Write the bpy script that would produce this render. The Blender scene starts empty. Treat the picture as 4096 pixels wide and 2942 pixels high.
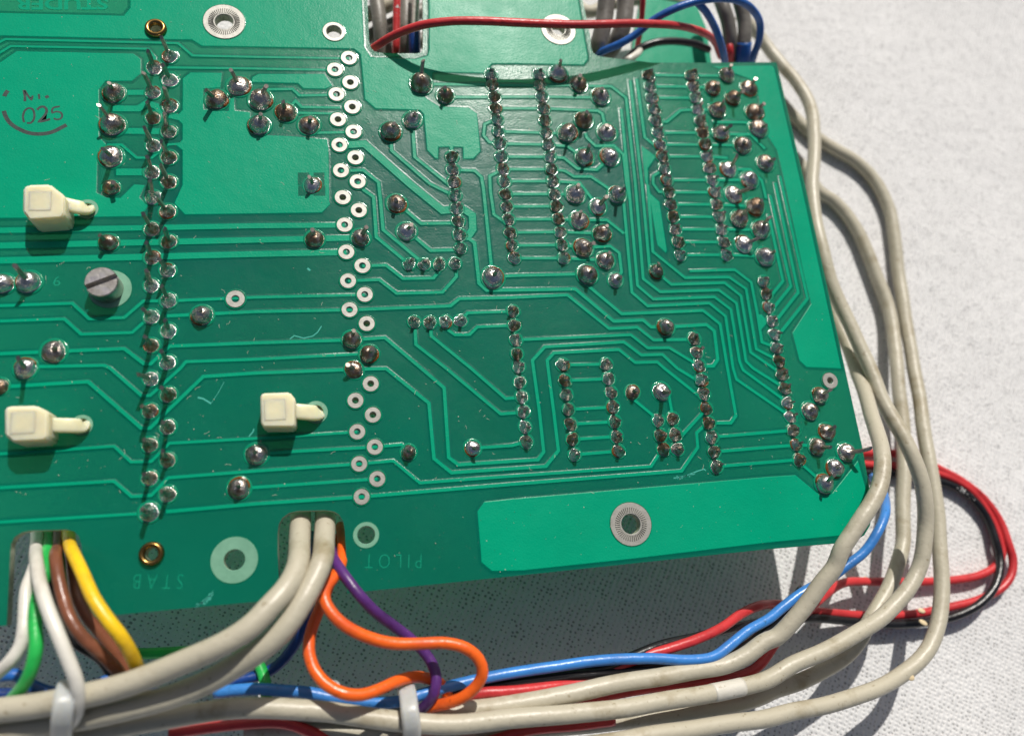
import bpy, bmesh, math, random
import numpy as np
from mathutils import Vector, Matrix
from math import pi, sin, cos, radians, atan2, hypot

rng = random.Random(7)
SC = bpy.context.scene
COL = SC.collection
MM = 0.001

# ------------------------------------------------------------------ camera, sky, sun, exposure
CAM_C = np.array([-1.26770023, -93.08737882, 123.20591005])      # mm, board top is z = 0
CAM_F = 3111.3676                                                # focal length in photograph pixels
CAM_R = np.array([[0.97623224, 0.05620544, -0.20931214],
                  [-0.11016929, 0.96039432, -0.25594039],
                  [0.18663695, 0.27291703, 0.94376]])
SUN_AZ, SUN_EL = 74.0, 46.5
cd = bpy.data.cameras.new('camera')
cam = bpy.data.objects.new('camera', cd); COL.objects.link(cam)
cd.sensor_width = 36.0; cd.sensor_fit = 'HORIZONTAL'
cd.lens = 36.0 * CAM_F / 4096.0
cd.clip_start = 0.005; cd.clip_end = 50
m = Matrix.Identity(4)
for i in range(3):
    for j in range(3): m[i][j] = CAM_R[i, j]
    m[i][3] = CAM_C[i] * MM
cam.matrix_world = m
cd.dof.use_dof = True; cd.dof.focus_distance = 0.131; cd.dof.aperture_fstop = 12.0
SC.camera = cam

wd = bpy.data.worlds.new('World'); SC.world = wd; wd.use_nodes = True
nt = wd.node_tree
bg = nt.nodes['Background']
sky = nt.nodes.new('ShaderNodeTexSky'); sky.sky_type = 'NISHITA'; sky.sun_disc = False
sky.dust_density = 4.0; sky.ozone_density = .4; sky.sun_elevation = radians(SUN_EL); sky.sun_rotation = radians(90 - SUN_AZ)
nt.links.new(sky.outputs[0], bg.inputs[0]); bg.inputs[1].default_value = 0.05
sd = bpy.data.lights.new('sun', 'SUN'); sd.energy = 4.1; sd.angle = radians(0.53); sd.color = (1, 0.955, 0.89)
sun = bpy.data.objects.new('sun', sd); COL.objects.link(sun)
sdir = Vector((cos(radians(SUN_AZ)) * cos(radians(SUN_EL)), sin(radians(SUN_AZ)) * cos(radians(SUN_EL)), sin(radians(SUN_EL))))
sun.rotation_euler = sdir.to_track_quat('Z', 'Y').to_euler(); sun.location = sdir * 0.6
SC.view_settings.view_transform = 'Standard'; SC.view_settings.look = 'None'
SC.view_settings.exposure = 0.0; SC.view_settings.gamma = 1.0
SC.render.engine = 'CYCLES'
SC.cycles.max_bounces = 8

ZC = -25.5      # cloth level in mm

# ------------------------------------------------------------------ pixel -> place (depth from the plane it lies on)
def ray(x, y):
    return CAM_R @ np.array([(x - 2048) / CAM_F, -(y - 1471) / CAM_F, -1.0])
def P(U, V, z=0.0):
    d = ray(U * 1024 / 2266, V * 736 / 1629); s = (z - CAM_C[2]) / d[2]
    return CAM_C + s * d
def P2(U, V, z=0.0):
    q = P(U, V, z); return (q[0], q[1])
def mmu(U, V, z=0.0):
    return float(np.linalg.norm(P(U + 10, V, z) - P(U - 10, V, z)) / 20)
RV = [0, 1629, 3258, 4882.6]
def W(c, r, pts):
    return [(2266 * c + p[0], RV[r] + p[1]) + tuple(p[2:]) for p in pts]

# ------------------------------------------------------------------ materials
def newmat(name):
    mt = bpy.data.materials.new(name); mt.use_nodes = True
    n = mt.node_tree.nodes; b = n['Principled BSDF']
    return mt, mt.node_tree, n, b
def lk(t, a, b): t.links.new(a, b)
def noise(t, scale, detail=3, rough=.5, vec=None):
    n = t.nodes.new('ShaderNodeTexNoise'); n.inputs['Scale'].default_value = scale
    n.inputs['Detail'].default_value = detail; n.inputs['Roughness'].default_value = rough
    if vec is not None: t.links.new(vec, n.inputs['Vector'])
    return n
def objco(t): return t.nodes.new('ShaderNodeTexCoord').outputs['Object']
def geopos(t): return t.nodes.new('ShaderNodeNewGeometry').outputs['Position']
def ramp(t, fac, stops):
    r = t.nodes.new('ShaderNodeValToRGB'); e = r.color_ramp.elements
    e[0].position = stops[0][0]; e[0].color = tuple(stops[0][1]) + (1,)
    e[1].position = stops[1][0]; e[1].color = tuple(stops[1][1]) + (1,)
    for s in stops[2:]:
        x = e.new(s[0]); x.color = tuple(s[1]) + (1,)
    t.links.new(fac, r.inputs[0]); return r
def bump(t, h, dist, strength=1.0, nrm=None):
    b = t.nodes.new('ShaderNodeBump'); b.inputs['Distance'].default_value = dist; b.inputs['Strength'].default_value = strength
    t.links.new(h, b.inputs['Height'])
    if nrm is not None: t.links.new(nrm, b.inputs['Normal'])
    return b
def mathn(t, op, a, b=None):
    n = t.nodes.new('ShaderNodeMath'); n.operation = op
    for i, x in enumerate((a, b)):
        if x is None: continue
        if isinstance(x, (int, float)): n.inputs[i].default_value = x
        else: t.links.new(x, n.inputs[i])
    return n.outputs[0]

def mask_mat(name, c1, c2, rough, peel, trans=0.0, coat=.4, crough=.16, spec=.5):
    mt, t, n, b = newmat(name)
    g = geopos(t)
    n1 = noise(t, 55, 4, .6, g)
    r = ramp(t, n1.outputs[0], [(0.3, c1), (0.75, c2)])
    lk(t, r.outputs[0], b.inputs['Base Color'])
    n2 = noise(t, 3200, 2, .6, g); n3 = noise(t, 420, 3, .5, g)
    b.inputs['Coat Weight'].default_value = coat; b.inputs['Coat Roughness'].default_value = crough
    rr = t.nodes.new('ShaderNodeMapRange'); rr.inputs[1].default_value = .3; rr.inputs[2].default_value = .7; rr.inputs[3].default_value = rough - .06; rr.inputs[4].default_value = rough + .07
    n4 = noise(t, 70, 4, .65, g); lk(t, n4.outputs[0], rr.inputs[0]); lk(t, rr.outputs[0], b.inputs['Roughness'])
    b1 = bump(t, n2.outputs[0], 0.000035 * peel, 1); b2 = bump(t, n3.outputs[0], 0.00006 * peel, 1, b1.outputs[0])
    lk(t, b2.outputs[0], b.inputs['Normal']); lk(t, b2.outputs[0], b.inputs['Coat Normal'])
    b.inputs['Specular IOR Level'].default_value = spec
    if trans:
        tr = n.new('ShaderNodeBsdfTranslucent'); tr.inputs[0].default_value = (.30, 1.0, .62, 1)
        mx = n.new('ShaderNodeMixShader'); mx.inputs[0].default_value = trans
        lk(t, b.outputs[0], mx.inputs[1]); lk(t, tr.outputs[0], mx.inputs[2]); lk(t, mx.outputs[0], n['Material Output'].inputs[0])
    return mt
M_BARE = mask_mat('green_mask_on_laminate', (.000, .122, .090), (.000, .152, .112), .25, .8, .32, 0, .2, .26)
M_UNDER = mask_mat('laminate_underside', (.02, .25, .15), (.03, .3, .18), .4, 1.0, .8, 0, .2, .3)
M_ETCH = mask_mat('etched_lettering', (.0, .26, .15), (.0, .29, .17), .3, 1.0, 0, 0)
M_COPPER = mask_mat('green_mask_on_copper', (.000, .280, .152), (.000, .325, .176), .33, .9, 0, 0, .2, .12)
M_COLLAR = mask_mat('green_mask_meniscus', (.000, .19, .10), (.001, .23, .12), .13, .6, 0, 0)

mt, t, n, b = newmat('laminate_edge'); M_EDGE = mt
n1 = noise(t, 900, 3, .6, geopos(t)); lk(t, ramp(t, n1.outputs[0], [(.3, (.20, .27, .17)), (.7, (.50, .52, .40))]).outputs[0], b.inputs['Base Color']); b.inputs['Roughness'].default_value = .7
mt, t, n, b = newmat('bare_laminate'); M_LAM = mt
n1 = noise(t, 500, 3, .6, geopos(t)); lk(t, ramp(t, n1.outputs[0], [(.3, (.12, .30, .20)), (.7, (.17, .38, .26))]).outputs[0], b.inputs['Base Color']); b.inputs['Roughness'].default_value = .5
mt, t, n, b = newmat('solder'); M_SOLDER = mt
b.inputs['Metallic'].default_value = 1; g = objco(t)
oi = n.new('ShaderNodeObjectInfo')
n1 = noise(t, 1.1, 2, .5, g); vary = mathn(t, 'ADD', n1.outputs[0], mathn(t, 'MULTIPLY', mathn(t, 'SUBTRACT', oi.outputs['Random'], .5), .35))
lk(t, ramp(t, vary, [(.30, (.26, .18, .12)), (.5, (.56, .52, .48)), (.75, (.80, .79, .80))]).outputs[0], b.inputs['Base Color'])
lk(t, ramp(t, vary, [(.25, (.40,) * 3), (.7, (.14,) * 3)]).outputs[0], b.inputs['Roughness'])
n2 = noise(t, 4, 3, .6, g); lk(t, bump(t, n2.outputs[0], .16, .22).outputs[0], b.inputs['Normal'])
mt, t, n, b = newmat('lead_wire_metal'); M_LEAD = mt
b.inputs['Metallic'].default_value = 1; n1 = noise(t, 4, 3, .6, objco(t))
lk(t, ramp(t, n1.outputs[0], [(.3, (.30, .25, .21)), (.7, (.56, .51, .46))]).outputs[0], b.inputs['Base Color']); b.inputs['Roughness'].default_value = .42
mt, t, n, b = newmat('flux_residue'); M_FLUX = mt
b.inputs['Base Color'].default_value = (.26, .085, .012, 1); b.inputs['Roughness'].default_value = .12; b.inputs['Transmission Weight'].default_value = .35; b.inputs['IOR'].default_value = 1.5
mt, t, n, b = newmat('tinned_pad'); M_TIN = mt
b.inputs['Metallic'].default_value = .55; b.inputs['Roughness'].default_value = .5
n1 = noise(t, 700, 4, .7, geopos(t)); lk(t, ramp(t, n1.outputs[0], [(.3, (.31, .305, .275)), (.7, (.41, .405, .37))]).outputs[0], b.inputs['Base Color'])
lk(t, bump(t, n1.outputs[0], .00006, .6).outputs[0], b.inputs['Normal'])
mt, t, n, b = newmat('brass'); M_BRASS = mt
b.inputs['Metallic'].default_value = 1; b.inputs['Roughness'].default_value = .27
n1 = noise(t, 400, 3, .6, geopos(t)); lk(t, ramp(t, n1.outputs[0], [(.3, (.22, .13, .04)), (.7, (.40, .26, .09))]).outputs[0], b.inputs['Base Color'])
mt, t, n, b = newmat('zinc_steel'); M_ZINC = mt
b.inputs['Metallic'].default_value = 1; b.inputs['Roughness'].default_value = .36
n1 = noise(t, 420, 4, .6, geopos(t)); lk(t, ramp(t, n1.outputs[0], [(.3, (.32, .28, .26)), (.5, (.52, .50, .46)), (.7, (.48, .46, .52))]).outputs[0], b.inputs['Base Color'])
lk(t, bump(t, noise(t, 1500, 2, .5, geopos(t)).outputs[0], .00005, .6).outputs[0], b.inputs['Normal'])
def nylon(name, col, tr):
    mt, t, n, b = newmat(name)
    n1 = noise(t, 220, 3, .6, geopos(t)); c2 = tuple(x * .86 for x in col)
    lk(t, ramp(t, n1.outputs[0], [(.3, c2), (.65, col)]).outputs[0], b.inputs['Base Color'])
    b.inputs['Roughness'].default_value = .38; b.inputs['Subsurface Weight'].default_value = tr
    b.inputs['Subsurface Radius'].default_value = (1, .8, .5); b.inputs['Subsurface Scale'].default_value = .0026
    lk(t, bump(t, n1.outputs[0], .00015, .6).outputs[0], b.inputs['Normal'])
    return mt
M_NYLON = nylon('nylon', (.80, .74, .50), .85); M_TIE = nylon('nylon_tie', (.50, .52, .51), .8)
mt, t, n, b = newmat('ink'); M_INK = mt
n1 = noise(t, 1500, 3, .7, geopos(t)); lk(t, ramp(t, n1.outputs[0], [(.3, (.006, .012, .014)), (.7, (.03, .06, .05))]).outputs[0], b.inputs['Base Color']); b.inputs['Roughness'].default_value = .6
mt, t, n, b = newmat('scratched_mask'); M_SCR = mt
b.inputs['Base Color'].default_value = (.05, .38, .30, 1); b.inputs['Roughness'].default_value = .8
mt, t, n, b = newmat('dust'); M_DUST = mt
b.inputs['Base Color'].default_value = (.55, .56, .46, 1); b.inputs['Roughness'].default_value = .9
mt, t, n, b = newmat('white_print'); M_PRINT = mt
b.inputs['Base Color'].default_value = (.62, .62, .60, 1); b.inputs['Roughness'].default_value = .6
mt, t, n, b = newmat('black_housing'); M_BLACKBOX = mt
b.inputs['Base Color'].default_value = (.05, .06, .05, 1); b.inputs['Roughness'].default_value = .6
mt, t, n, b = newmat('chaff'); M_CHAFF = mt
b.inputs['Base Color'].default_value = (.72, .58, .36, 1); b.inputs['Roughness'].default_value = .8

def wire_mat(name, col, rough=.34, dirt=.35, dirtcol=None, sss=0.0):
    mt, t, n, b = newmat(name); g = geopos(t)
    dc = dirtcol or tuple(x * .55 for x in col)
    n1 = noise(t, 130, 5, .65, g); n2 = noise(t, 900, 3, .6, g)
    r = ramp(t, n1.outputs[0], [(.30, dc), (.30 + dirt, col)])
    r2 = ramp(t, n2.outputs[0], [(.285, (.62, .56, .47)), (.36, (1, 1, 1))])
    mx = n.new('ShaderNodeMix'); mx.data_type = 'RGBA'; mx.blend_type = 'MULTIPLY'; mx.inputs[0].default_value = .8
    lk(t, r.outputs[0], mx.inputs[6]); lk(t, r2.outputs[0], mx.inputs[7]); lk(t, mx.outputs[2], b.inputs['Base Color'])
    rr = t.nodes.new('ShaderNodeMapRange'); rr.inputs[3].default_value = rough + .15; rr.inputs[4].default_value = rough - .08
    lk(t, n1.outputs[0], rr.inputs[0]); lk(t, rr.outputs[0], b.inputs['Roughness'])
    b1 = bump(t, n2.outputs[0], .00007, .8); n3 = noise(t, 260, 3, .6, g); b2 = bump(t, n3.outputs[0], .0003, .6, b1.outputs[0])
    lk(t, b2.outputs[0], b.inputs['Normal'])
    if sss: b.inputs['Subsurface Weight'].default_value = sss; b.inputs['Subsurface Scale'].default_value = .0008
    return mt
WM = dict(
    grey=wire_mat('grey_pvc', (.465, .432, .335), .38, .16, (.33, .285, .19)),
    grey_dark_shaded=wire_mat('dark_shaded_grey_pvc', (.20, .185, .16), .42, .3),  # shade on the upper notch cables is put into this darker grey
    white=wire_mat('white_pvc', (.70, .68, .61), .30, .25, (.5, .47, .40)),
    pale=wire_mat('pale_grey_band', (.60, .58, .51), .4, .2, (.48, .45, .38)),
    green=wire_mat('green_pvc', (.025, .48, .09), .30, .3),
    brown=wire_mat('brown_pvc', (.24, .085, .045), .26, .3),
    yellow=wire_mat('yellow_pvc', (.86, .55, .012), .30, .2, (.62, .36, .02)),
    black=wire_mat('black_pvc', (.012, .012, .014), .28, .3),
    blue=wire_mat('blue_pvc', (.045, .22, .60), .30, .25, (.04, .16, .44)),
    midblue=wire_mat('mid_blue_pvc', (.022, .13, .46), .30, .3),
    navy=wire_mat('navy_pvc', (.010, .055, .26), .30, .3),
    red=wire_mat('red_pvc', (.57, .038, .042), .34, .25, (.38, .022, .026)),
    orange=wire_mat('orange_pvc', (.85, .13, .014), .28, .22, (.66, .09, .02)),
    violet=wire_mat('violet_pvc', (.105, .03, .19), .30, .3),
)

# ------------------------------------------------------------------ mesh helpers
def mesh_from(name, verts, faces, mats, mi=None, smooth=False, fsm=None):
    me = bpy.data.meshes.new(name)
    me.from_pydata([tuple(v) for v in verts], [], faces)
    for x in (mats if isinstance(mats, (list, tuple)) else [mats]): me.materials.append(x)
    if mi is not None: me.polygons.foreach_set('material_index', mi)
    if smooth: me.polygons.foreach_set('use_smooth', [True] * len(me.polygons))
    if fsm is not None: me.polygons.foreach_set('use_smooth', [k == fsm for k in mi])
    me.update(); return me
def obj(name, me, parent=None, loc=None):
    o = bpy.data.objects.new(name, me); COL.objects.link(o)
    if parent is not None: o.parent = parent
    if loc is not None: o.location = loc
    return o
def tag(o, label=None, cat=None, group=None, kind=None):
    if label: o['label'] = label
    if cat: o['category'] = cat
    if group: o['group'] = group
    if kind: o['kind'] = kind
    return o
def catmull(pts, step):
    p = np.array(pts, float); out = []
    p = np.vstack([2 * p[0] - p[1], p, 2 * p[-1] - p[-2]])
    for i in range(1, len(p) - 2):
        a, b, c, d = p[i - 1], p[i], p[i + 1], p[i + 2]
        t0 = 0; t1 = t0 + max(np.linalg.norm(b[:3] - a[:3]), 1e-6) ** .5; t2 = t1 + max(np.linalg.norm(c[:3] - b[:3]), 1e-6) ** .5; t3 = t2 + max(np.linalg.norm(d[:3] - c[:3]), 1e-6) ** .5
        k = max(2, int(np.linalg.norm(c - b) / step))
        for j in range(k):
            t = t1 + (t2 - t1) * j / k
            A1 = (t1 - t) / (t1 - t0) * a + (t - t0) / (t1 - t0) * b; A2 = (t2 - t) / (t2 - t1) * b + (t - t1) / (t2 - t1) * c; A3 = (t3 - t) / (t3 - t2) * c + (t - t2) / (t3 - t2) * d
            B1 = (t2 - t) / (t2 - t0) * A1 + (t - t0) / (t2 - t0) * A2; B2 = (t3 - t) / (t3 - t1) * A2 + (t - t1) / (t3 - t1) * A3
            out.append((t2 - t) / (t2 - t1) * B1 + (t - t1) / (t2 - t1) * B2)
    out.append(p[-2]); return np.array(out)
def frames(path):
    T = np.gradient(path, axis=0); T /= np.linalg.norm(T, axis=1)[:, None] + 1e-12
    Z = np.array([0, 0, 1.0]); N = []
    for t in T:
        s = np.cross(Z, t)
        if np.linalg.norm(s) < 1e-3: s = N[-1] if N else np.array([1.0, 0, 0])
        s = s / np.linalg.norm(s); N.append(s)
    N = np.array(N); B = np.cross(T, N); return T, N, B
def tube_mesh(name, path, rx, ry, mat, seg=16, wob=0.0, sq=1.0):
    """path in mm; rx sideways, ry along the normal nearest to up."""
    T, N, B = frames(path); n = len(path); ang = np.linspace(0, 2 * pi, seg, endpoint=False)
    ph = rng.random() * 9
    k = 1 + wob * np.sin(np.arange(n) * .21 + ph) * np.sin(np.arange(n) * .083 + 2 * ph)
    if callable(rx): rxa = np.array([rx(i / (n - 1)) for i in range(n)])
    else: rxa = np.full(n, rx)
    rya = rxa * (ry / (rx if not callable(rx) else 1.0)) if not callable(rx) else rxa
    cs = np.sign(np.cos(ang)) * np.abs(np.cos(ang)) ** sq; sn = np.sign(np.sin(ang)) * np.abs(np.sin(ang)) ** sq
    V = path[:, None, :] + (N[:, None, :] * (cs[None, :, None] * (rxa * k)[:, None, None])) + (B[:, None, :] * (sn[None, :, None] * (rya * k)[:, None, None]))
    V = (V.reshape(-1, 3) * MM); F = []
    for i in range(n - 1):
        for j in range(seg):
            a = i * seg + j; c = i * seg + (j + 1) % seg; F.append((a, c, c + seg, a + seg))
    F.append(tuple(range(seg))[::-1]); F.append(tuple((n - 1) * seg + j for j in range(seg)))
    me = mesh_from(name, V, F, mat, None, True); return me
def lathe(profile, seg=24, pert=0.0, seed=0, cx=0.0):
    r0 = random.Random(seed); V = []; F = []; MI = []
    a1, a2, a3 = [r0.random() * 6.28 for _ in range(3)]
    for i, (r, z, mi) in enumerate(profile):
        for j in range(seg):
            a = 2 * pi * j / seg
            q = 1 + (pert * (.6 * sin(2 * a + a1) + .5 * sin(3 * a + a2) + .4 * sin(5 * a + a3)) if 1 < i < len(profile) - 1 else 0)
            V.append((r * q * cos(a), r * q * sin(a), z + (pert * .5 * sin(2 * a + a3) * z if i > 1 else 0)))
    for i in range(len(profile) - 1):
        for j in range(seg):
            k = (j + 1) % seg; F.append((i * seg + j, i * seg + k, (i + 1) * seg + k, (i + 1) * seg + j)); MI.append(profile[i + 1][2])
    if profile[-1][0] > 1e-6: F.append(tuple((len(profile) - 1) * seg + j for j in range(seg))); MI.append(profile[-1][2])
    return V, F, MI
def prism(poly, z0, z1, off=0.0, fil=0.0):
    """poly: list of xy in mm -> verts, faces (top first); rings widen downwards like draped mask, fil adds a gentle outer fillet."""
    p = np.array(poly); A = 0.5 * np.sum(p[:, 0] * np.roll(p[:, 1], -1) - np.roll(p[:, 0], -1) * p[:, 1])
    if A < 0: p = p[::-1]
    n = len(p); V = []
    e = np.roll(p, -1, 0) - p; e /= np.linalg.norm(e, axis=1)[:, None] + 1e-9; nr = np.column_stack([e[:, 1], -e[:, 0]])
    vn = nr + np.roll(nr, 1, 0); vn /= np.maximum(np.sum(vn * nr, 1), .35)[:, None]
    rings = [(0, z1), (off * .45, z1 - (z1 - z0) * .25), (off, z0 + (z1 - z0) * (.50 if fil else 0))]
    if fil: rings += [(off + fil * .45, z0 + (z1 - z0) * .17), (off + fil, z0)]
    for o_, z in rings:
        for a in p + vn * o_: V.append((a[0] * MM, a[1] * MM, z * MM))
    F = [tuple(range(n))]
    for L in range(len(rings) - 1):
        for i in range(n): F.append(((L + 1) * n + i, (L + 1) * n + (i + 1) % n, L * n + (i + 1) % n, L * n + i))
    return V, F
def strip_poly(pts, w):
    p = np.array(pts, float); n = len(p); d = p[1:] - p[:-1]; d /= np.linalg.norm(d, axis=1)[:, None] + 1e-9
    nn = np.column_stack([-d[:, 1], d[:, 0]]); L = []; Rr = []
    for i in range(n):
        if i == 0: o = nn[0]
        elif i == n - 1: o = nn[-1]
        else:
            o = nn[i - 1] + nn[i]; o = o / max(np.dot(o, nn[i]), .5)
        L.append(p[i] + o * w / 2); Rr.append(p[i] - o * w / 2)
    return L + Rr[::-1]
def text_faces(s, bold=0.0):
    cu = bpy.data.curves.new('t', 'FONT'); cu.body = s; cu.size = 1; cu.align_x = 'CENTER'; cu.align_y = 'CENTER'; cu.offset = bold; cu.resolution_u = 3
    o = bpy.data.objects.new('t', cu); COL.objects.link(o); dg = bpy.context.evaluated_depsgraph_get(); dg.update()
    me = bpy.data.meshes.new_from_object(o.evaluated_get(dg)); V = [v.co.copy() for v in me.vertices]; F = [tuple(f.vertices) for f in me.polygons]
    bpy.data.objects.remove(o); bpy.data.curves.remove(cu); bpy.data.meshes.remove(me); return V, F

# ------------------------------------------------------------------ cloth
def make_cloth():
    nx, ny = 420, 340
    X = np.linspace(-420, 560, nx); Y = np.linspace(-420, 420, ny)
    gx, gy = np.meshgrid(X, Y)
    def wr(a, b, l, p): return np.sin((gx * a + gy * b) / l + p)
    z = 2.0 * wr(.35, .94, 13, 1.5) * np.clip(wr(-.9, .3, 55, 1.0) + .2, 0, 1) * np.clip((gx - 70) / 50, 0, 1) + .55 * wr(.5, .86, 17, 1) * wr(-.8, .6, 41, 0) + .35 * wr(.75, .66, 9.5, 2) * wr(.2, -1, 33, 2) + .5 * wr(.9, -.4, 60, 1)
    V = np.column_stack([gx.ravel(), gy.ravel(), (ZC - .6 + z * .7).ravel()]) * MM
    F = [(j * nx + i, j * nx + i + 1, (j + 1) * nx + i + 1, (j + 1) * nx + i) for j in range(ny - 1) for i in range(nx - 1)]
    mt, t, nn, b = newmat('white_knit_cotton'); g = geopos(t)
    mp = nn.new('ShaderNodeMapping'); mp.vector_type = 'TEXTURE'; mp.inputs['Rotation'].default_value = (0, 0, radians(-30)); mp.inputs['Scale'].default_value = (.00102, .00086, 1); lk(t, g, mp.inputs[0])
    nz = noise(t, 150, 2, .5, g); vm = nn.new('ShaderNodeVectorMath'); vm.operation = 'SCALE'; vm.inputs[3].default_value = 1.1; lk(t, nz.outputs['Color'], vm.inputs[0])
    va = nn.new('ShaderNodeVectorMath'); va.operation = 'ADD'; lk(t, mp.outputs[0], va.inputs[0]); lk(t, vm.outputs[0], va.inputs[1])
    vo = nn.new('ShaderNodeTexVoronoi'); vo.voronoi_dimensions = '2D'; vo.inputs['Scale'].default_value = 1.0; vo.inputs['Randomness'].default_value = .52; lk(t, va.outputs[0], vo.inputs['Vector'])
    sx = nn.new('ShaderNodeSeparateXYZ'); lk(t, va.outputs[0], sx.inputs[0])
    rib = mathn(t, 'COSINE', mathn(t, 'MULTIPLY', sx.outputs[0], 2 * pi))
    var = noise(t, 420, 2, .5, g)                       # how far each gap between the loops is open
    rad = nn.new('ShaderNodeMapRange'); rad.inputs[1].default_value = .32; rad.inputs[2].default_value = .68; rad.inputs[3].default_value = .0; rad.inputs[4].default_value = .24; lk(t, var.outputs[0], rad.inputs[0])
    dd = mathn(t, 'SUBTRACT', vo.outputs['Distance'], rad.outputs[0])
    op = nn.new('ShaderNodeMapRange'); op.inputs[1].default_value = -.05; op.inputs[2].default_value = .10; op.inputs[3].default_value = .42; op.inputs[4].default_value = 1.0; lk(t, dd, op.inputs[0])
    lk(t, op.outputs[0], b.inputs['Alpha'])
    hgt = mathn(t, 'ADD', mathn(t, 'MULTIPLY', rib, -.22), mathn(t, 'MINIMUM', vo.outputs['Distance'], .5))
    fine = noise(t, 2600, 3, .6, g); big = noise(t, 120, 3, .6, g)
    b0 = bump(t, big.outputs[0], .0007, .7)
    b1 = bump(t, hgt, .00024, 1, b0.outputs[0]); b2 = bump(t, fine.outputs[0], .00005, 1, b1.outputs[0])
    lk(t, b2.outputs[0], b.inputs['Normal'])
    cn = noise(t, 40, 4, .6, g)
    lk(t, ramp(t, cn.outputs[0], [(.3, (.695, .695, .69)), (.7, (.745, .745, .74))]).outputs[0], b.inputs['Base Color'])
    b.inputs['Roughness'].default_value = .95; b.inputs['Specular IOR Level'].default_value = .15
    b.inputs['Sheen Weight'].default_value = .15
    o = obj('tablecloth', mesh_from('tablecloth', V, F, mt, None, True)); tag(o, 'white knitted cotton cloth spread under the circuit board', 'cloth', kind='structure')
    mt, t, nn, b = newmat('knit_backing_grey'); b.inputs['Base Color'].default_value = (.36, .355, .34, 1); b.inputs['Roughness'].default_value = .8  # grey backing sheet added under the knit so its gaps look dark
    q = .6
    o = obj('knit_backing', mesh_from('knit_backing', [(-q, -q, (ZC - 2.6) * MM), (q, -q, (ZC - 2.6) * MM), (q, q, (ZC - 2.6) * MM), (-q, q, (ZC - 2.6) * MM)], [(0, 1, 2, 3)], mt)); tag(o, kind='structure')
make_cloth()

# ------------------------------------------------------------------ circuit board
board = bpy.data.objects.new('circuit_board', None); COL.objects.link(board)
tag(board, 'green circuit board seen from its soldered side, with rows of joints', 'circuit board')
TH = 1.6
OUT = [(-260, -330), (3248, -330), (3252, 0), (3268, 370), (3284, 425), (3312, 455), (3350, 466), (3480, 472), (3690, 474), (3728, 462), (3744, 430), (3742, 0), (3738, -330),
       (5140, -330), (5155, 0), (5178, 100), (5222, 300), (5232, 420), (5250, 468), (5290, 495), (5380, 510), (5560, 530), (5772, 556), (6300, 556), (6873, 552), (7125, 1629), (7478, 3258), (7633, 3958), (7690, 4288),
       (7718, 4430), (7722, 4540), (7700, 4650), (7650, 4735), (7560, 4790), (7448, 4803), (6798, 4858), (4532, 5098), (3226, 5233), (3074, 5247), (3062, 4887), (3052, 4690), (3036, 4610), (3000, 4552), (2950, 4524), (2880, 4514), (2640, 4520), (2560, 4538), (2500, 4580), (2468, 4640), (2458, 4720), (2459, 4887), (2478, 5300),
       (2266, 5323), (1000, 5443), (748, 5464), (735, 4960), (722, 4830), (700, 4745), (655, 4700), (590, 4686), (270, 4694), (190, 4712), (130, 4752), (98, 4810), (92, 4880), (60, 5533), (-260, 5562)]
def circ(U, V, ru, n=24, z=0, ph=0):
    c = P(U, V, z); r = ru * mmu(U, V, z); return [(c[0] + r * cos(2 * pi * i / n + ph), c[1] + r * sin(2 * pi * i / n + ph)) for i in range(n)]
PADS = [(2266 + u, v + 1629 * r) for r, u, v in [(0, 700, 622), (0, 713, 840), (0, 726, 1063), (0, 738, 1288), (0, 752, 1514), (1, 768, 123), (1, 785, 365), (1, 800, 605), (1, 815, 860), (1, 828, 1115), (2, 880, 288), (2, 896, 564), (2, 913, 847), (2, 935, 1138),
        (0, 823, 519), (0, 835, 735), (0, 852, 952), (0, 863, 1172), (0, 880, 1400), (0, 900, 1612), (1, 910, 237), (1, 942, 727), (1, 963, 981), (1, 980, 1238), (2, 1015, 140), (2, 1034, 415), (2, 1052, 698), (2, 1073, 980)]]
LANDS = [(1985, 197, 185, 82, 'serrated'), (2956, 285, 98, 66, 'plain'), (4942, 265, 148, 55, 'serrated'), (4532 + 1050, 3258 + 1378, 180, 84, 'serrated'), (2075, 4953, 208, 94, 'laminate'), (3241, 3258 + 1475, 113, 78, 'laminate')]
TIEH = [(772, 1629 + 222, 100, 62), (722, 3258 + 505, 100, 66), (2266 + 530, 3258 + 390, 104, 66)]
EYES = [(1382, 262, 100, 46), (1345, 4900, 115, 58)]
def curve_fill(outer, holes, th):
    cu = bpy.data.curves.new('c', 'CURVE'); cu.dimensions = '2D'; cu.fill_mode = 'BOTH'; cu.extrude = th / 2
    for L in [outer] + holes:
        s = cu.splines.new('POLY'); s.points.add(len(L) - 1); s.use_cyclic_u = True
        for p_, q in zip(s.points, L): p_.co = (q[0], q[1], 0, 1)
    o = bpy.data.objects.new('c', cu); COL.objects.link(o); dg = bpy.context.evaluated_depsgraph_get(); dg.update()
    me = bpy.data.meshes.new_from_object(o.evaluated_get(dg)); bpy.data.objects.remove(o); bpy.data.curves.remove(cu)
    return me
holes = [circ(u, v, 26 if i < 28 else 26, 14) for i, (u, v) in enumerate(PADS)]
holes += [circ(u, v, rh, 28) for u, v, rl, rh, k in LANDS] + [circ(u, v, rh, 24) for u, v, rl, rh in TIEH] + [circ(u, v, rh * .98, 24) for u, v, rl, rh in EYES]
holes += [circ(2085, 2649, 36, 16), circ(6798 + 540, 3258 + 105, 28, 16)]
me = curve_fill([P2(u, v) for u, v in OUT], holes, TH)
me.materials.clear(); me.materials.append(M_BARE); me.materials.append(M_EDGE); me.materials.append(M_UNDER)
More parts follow.
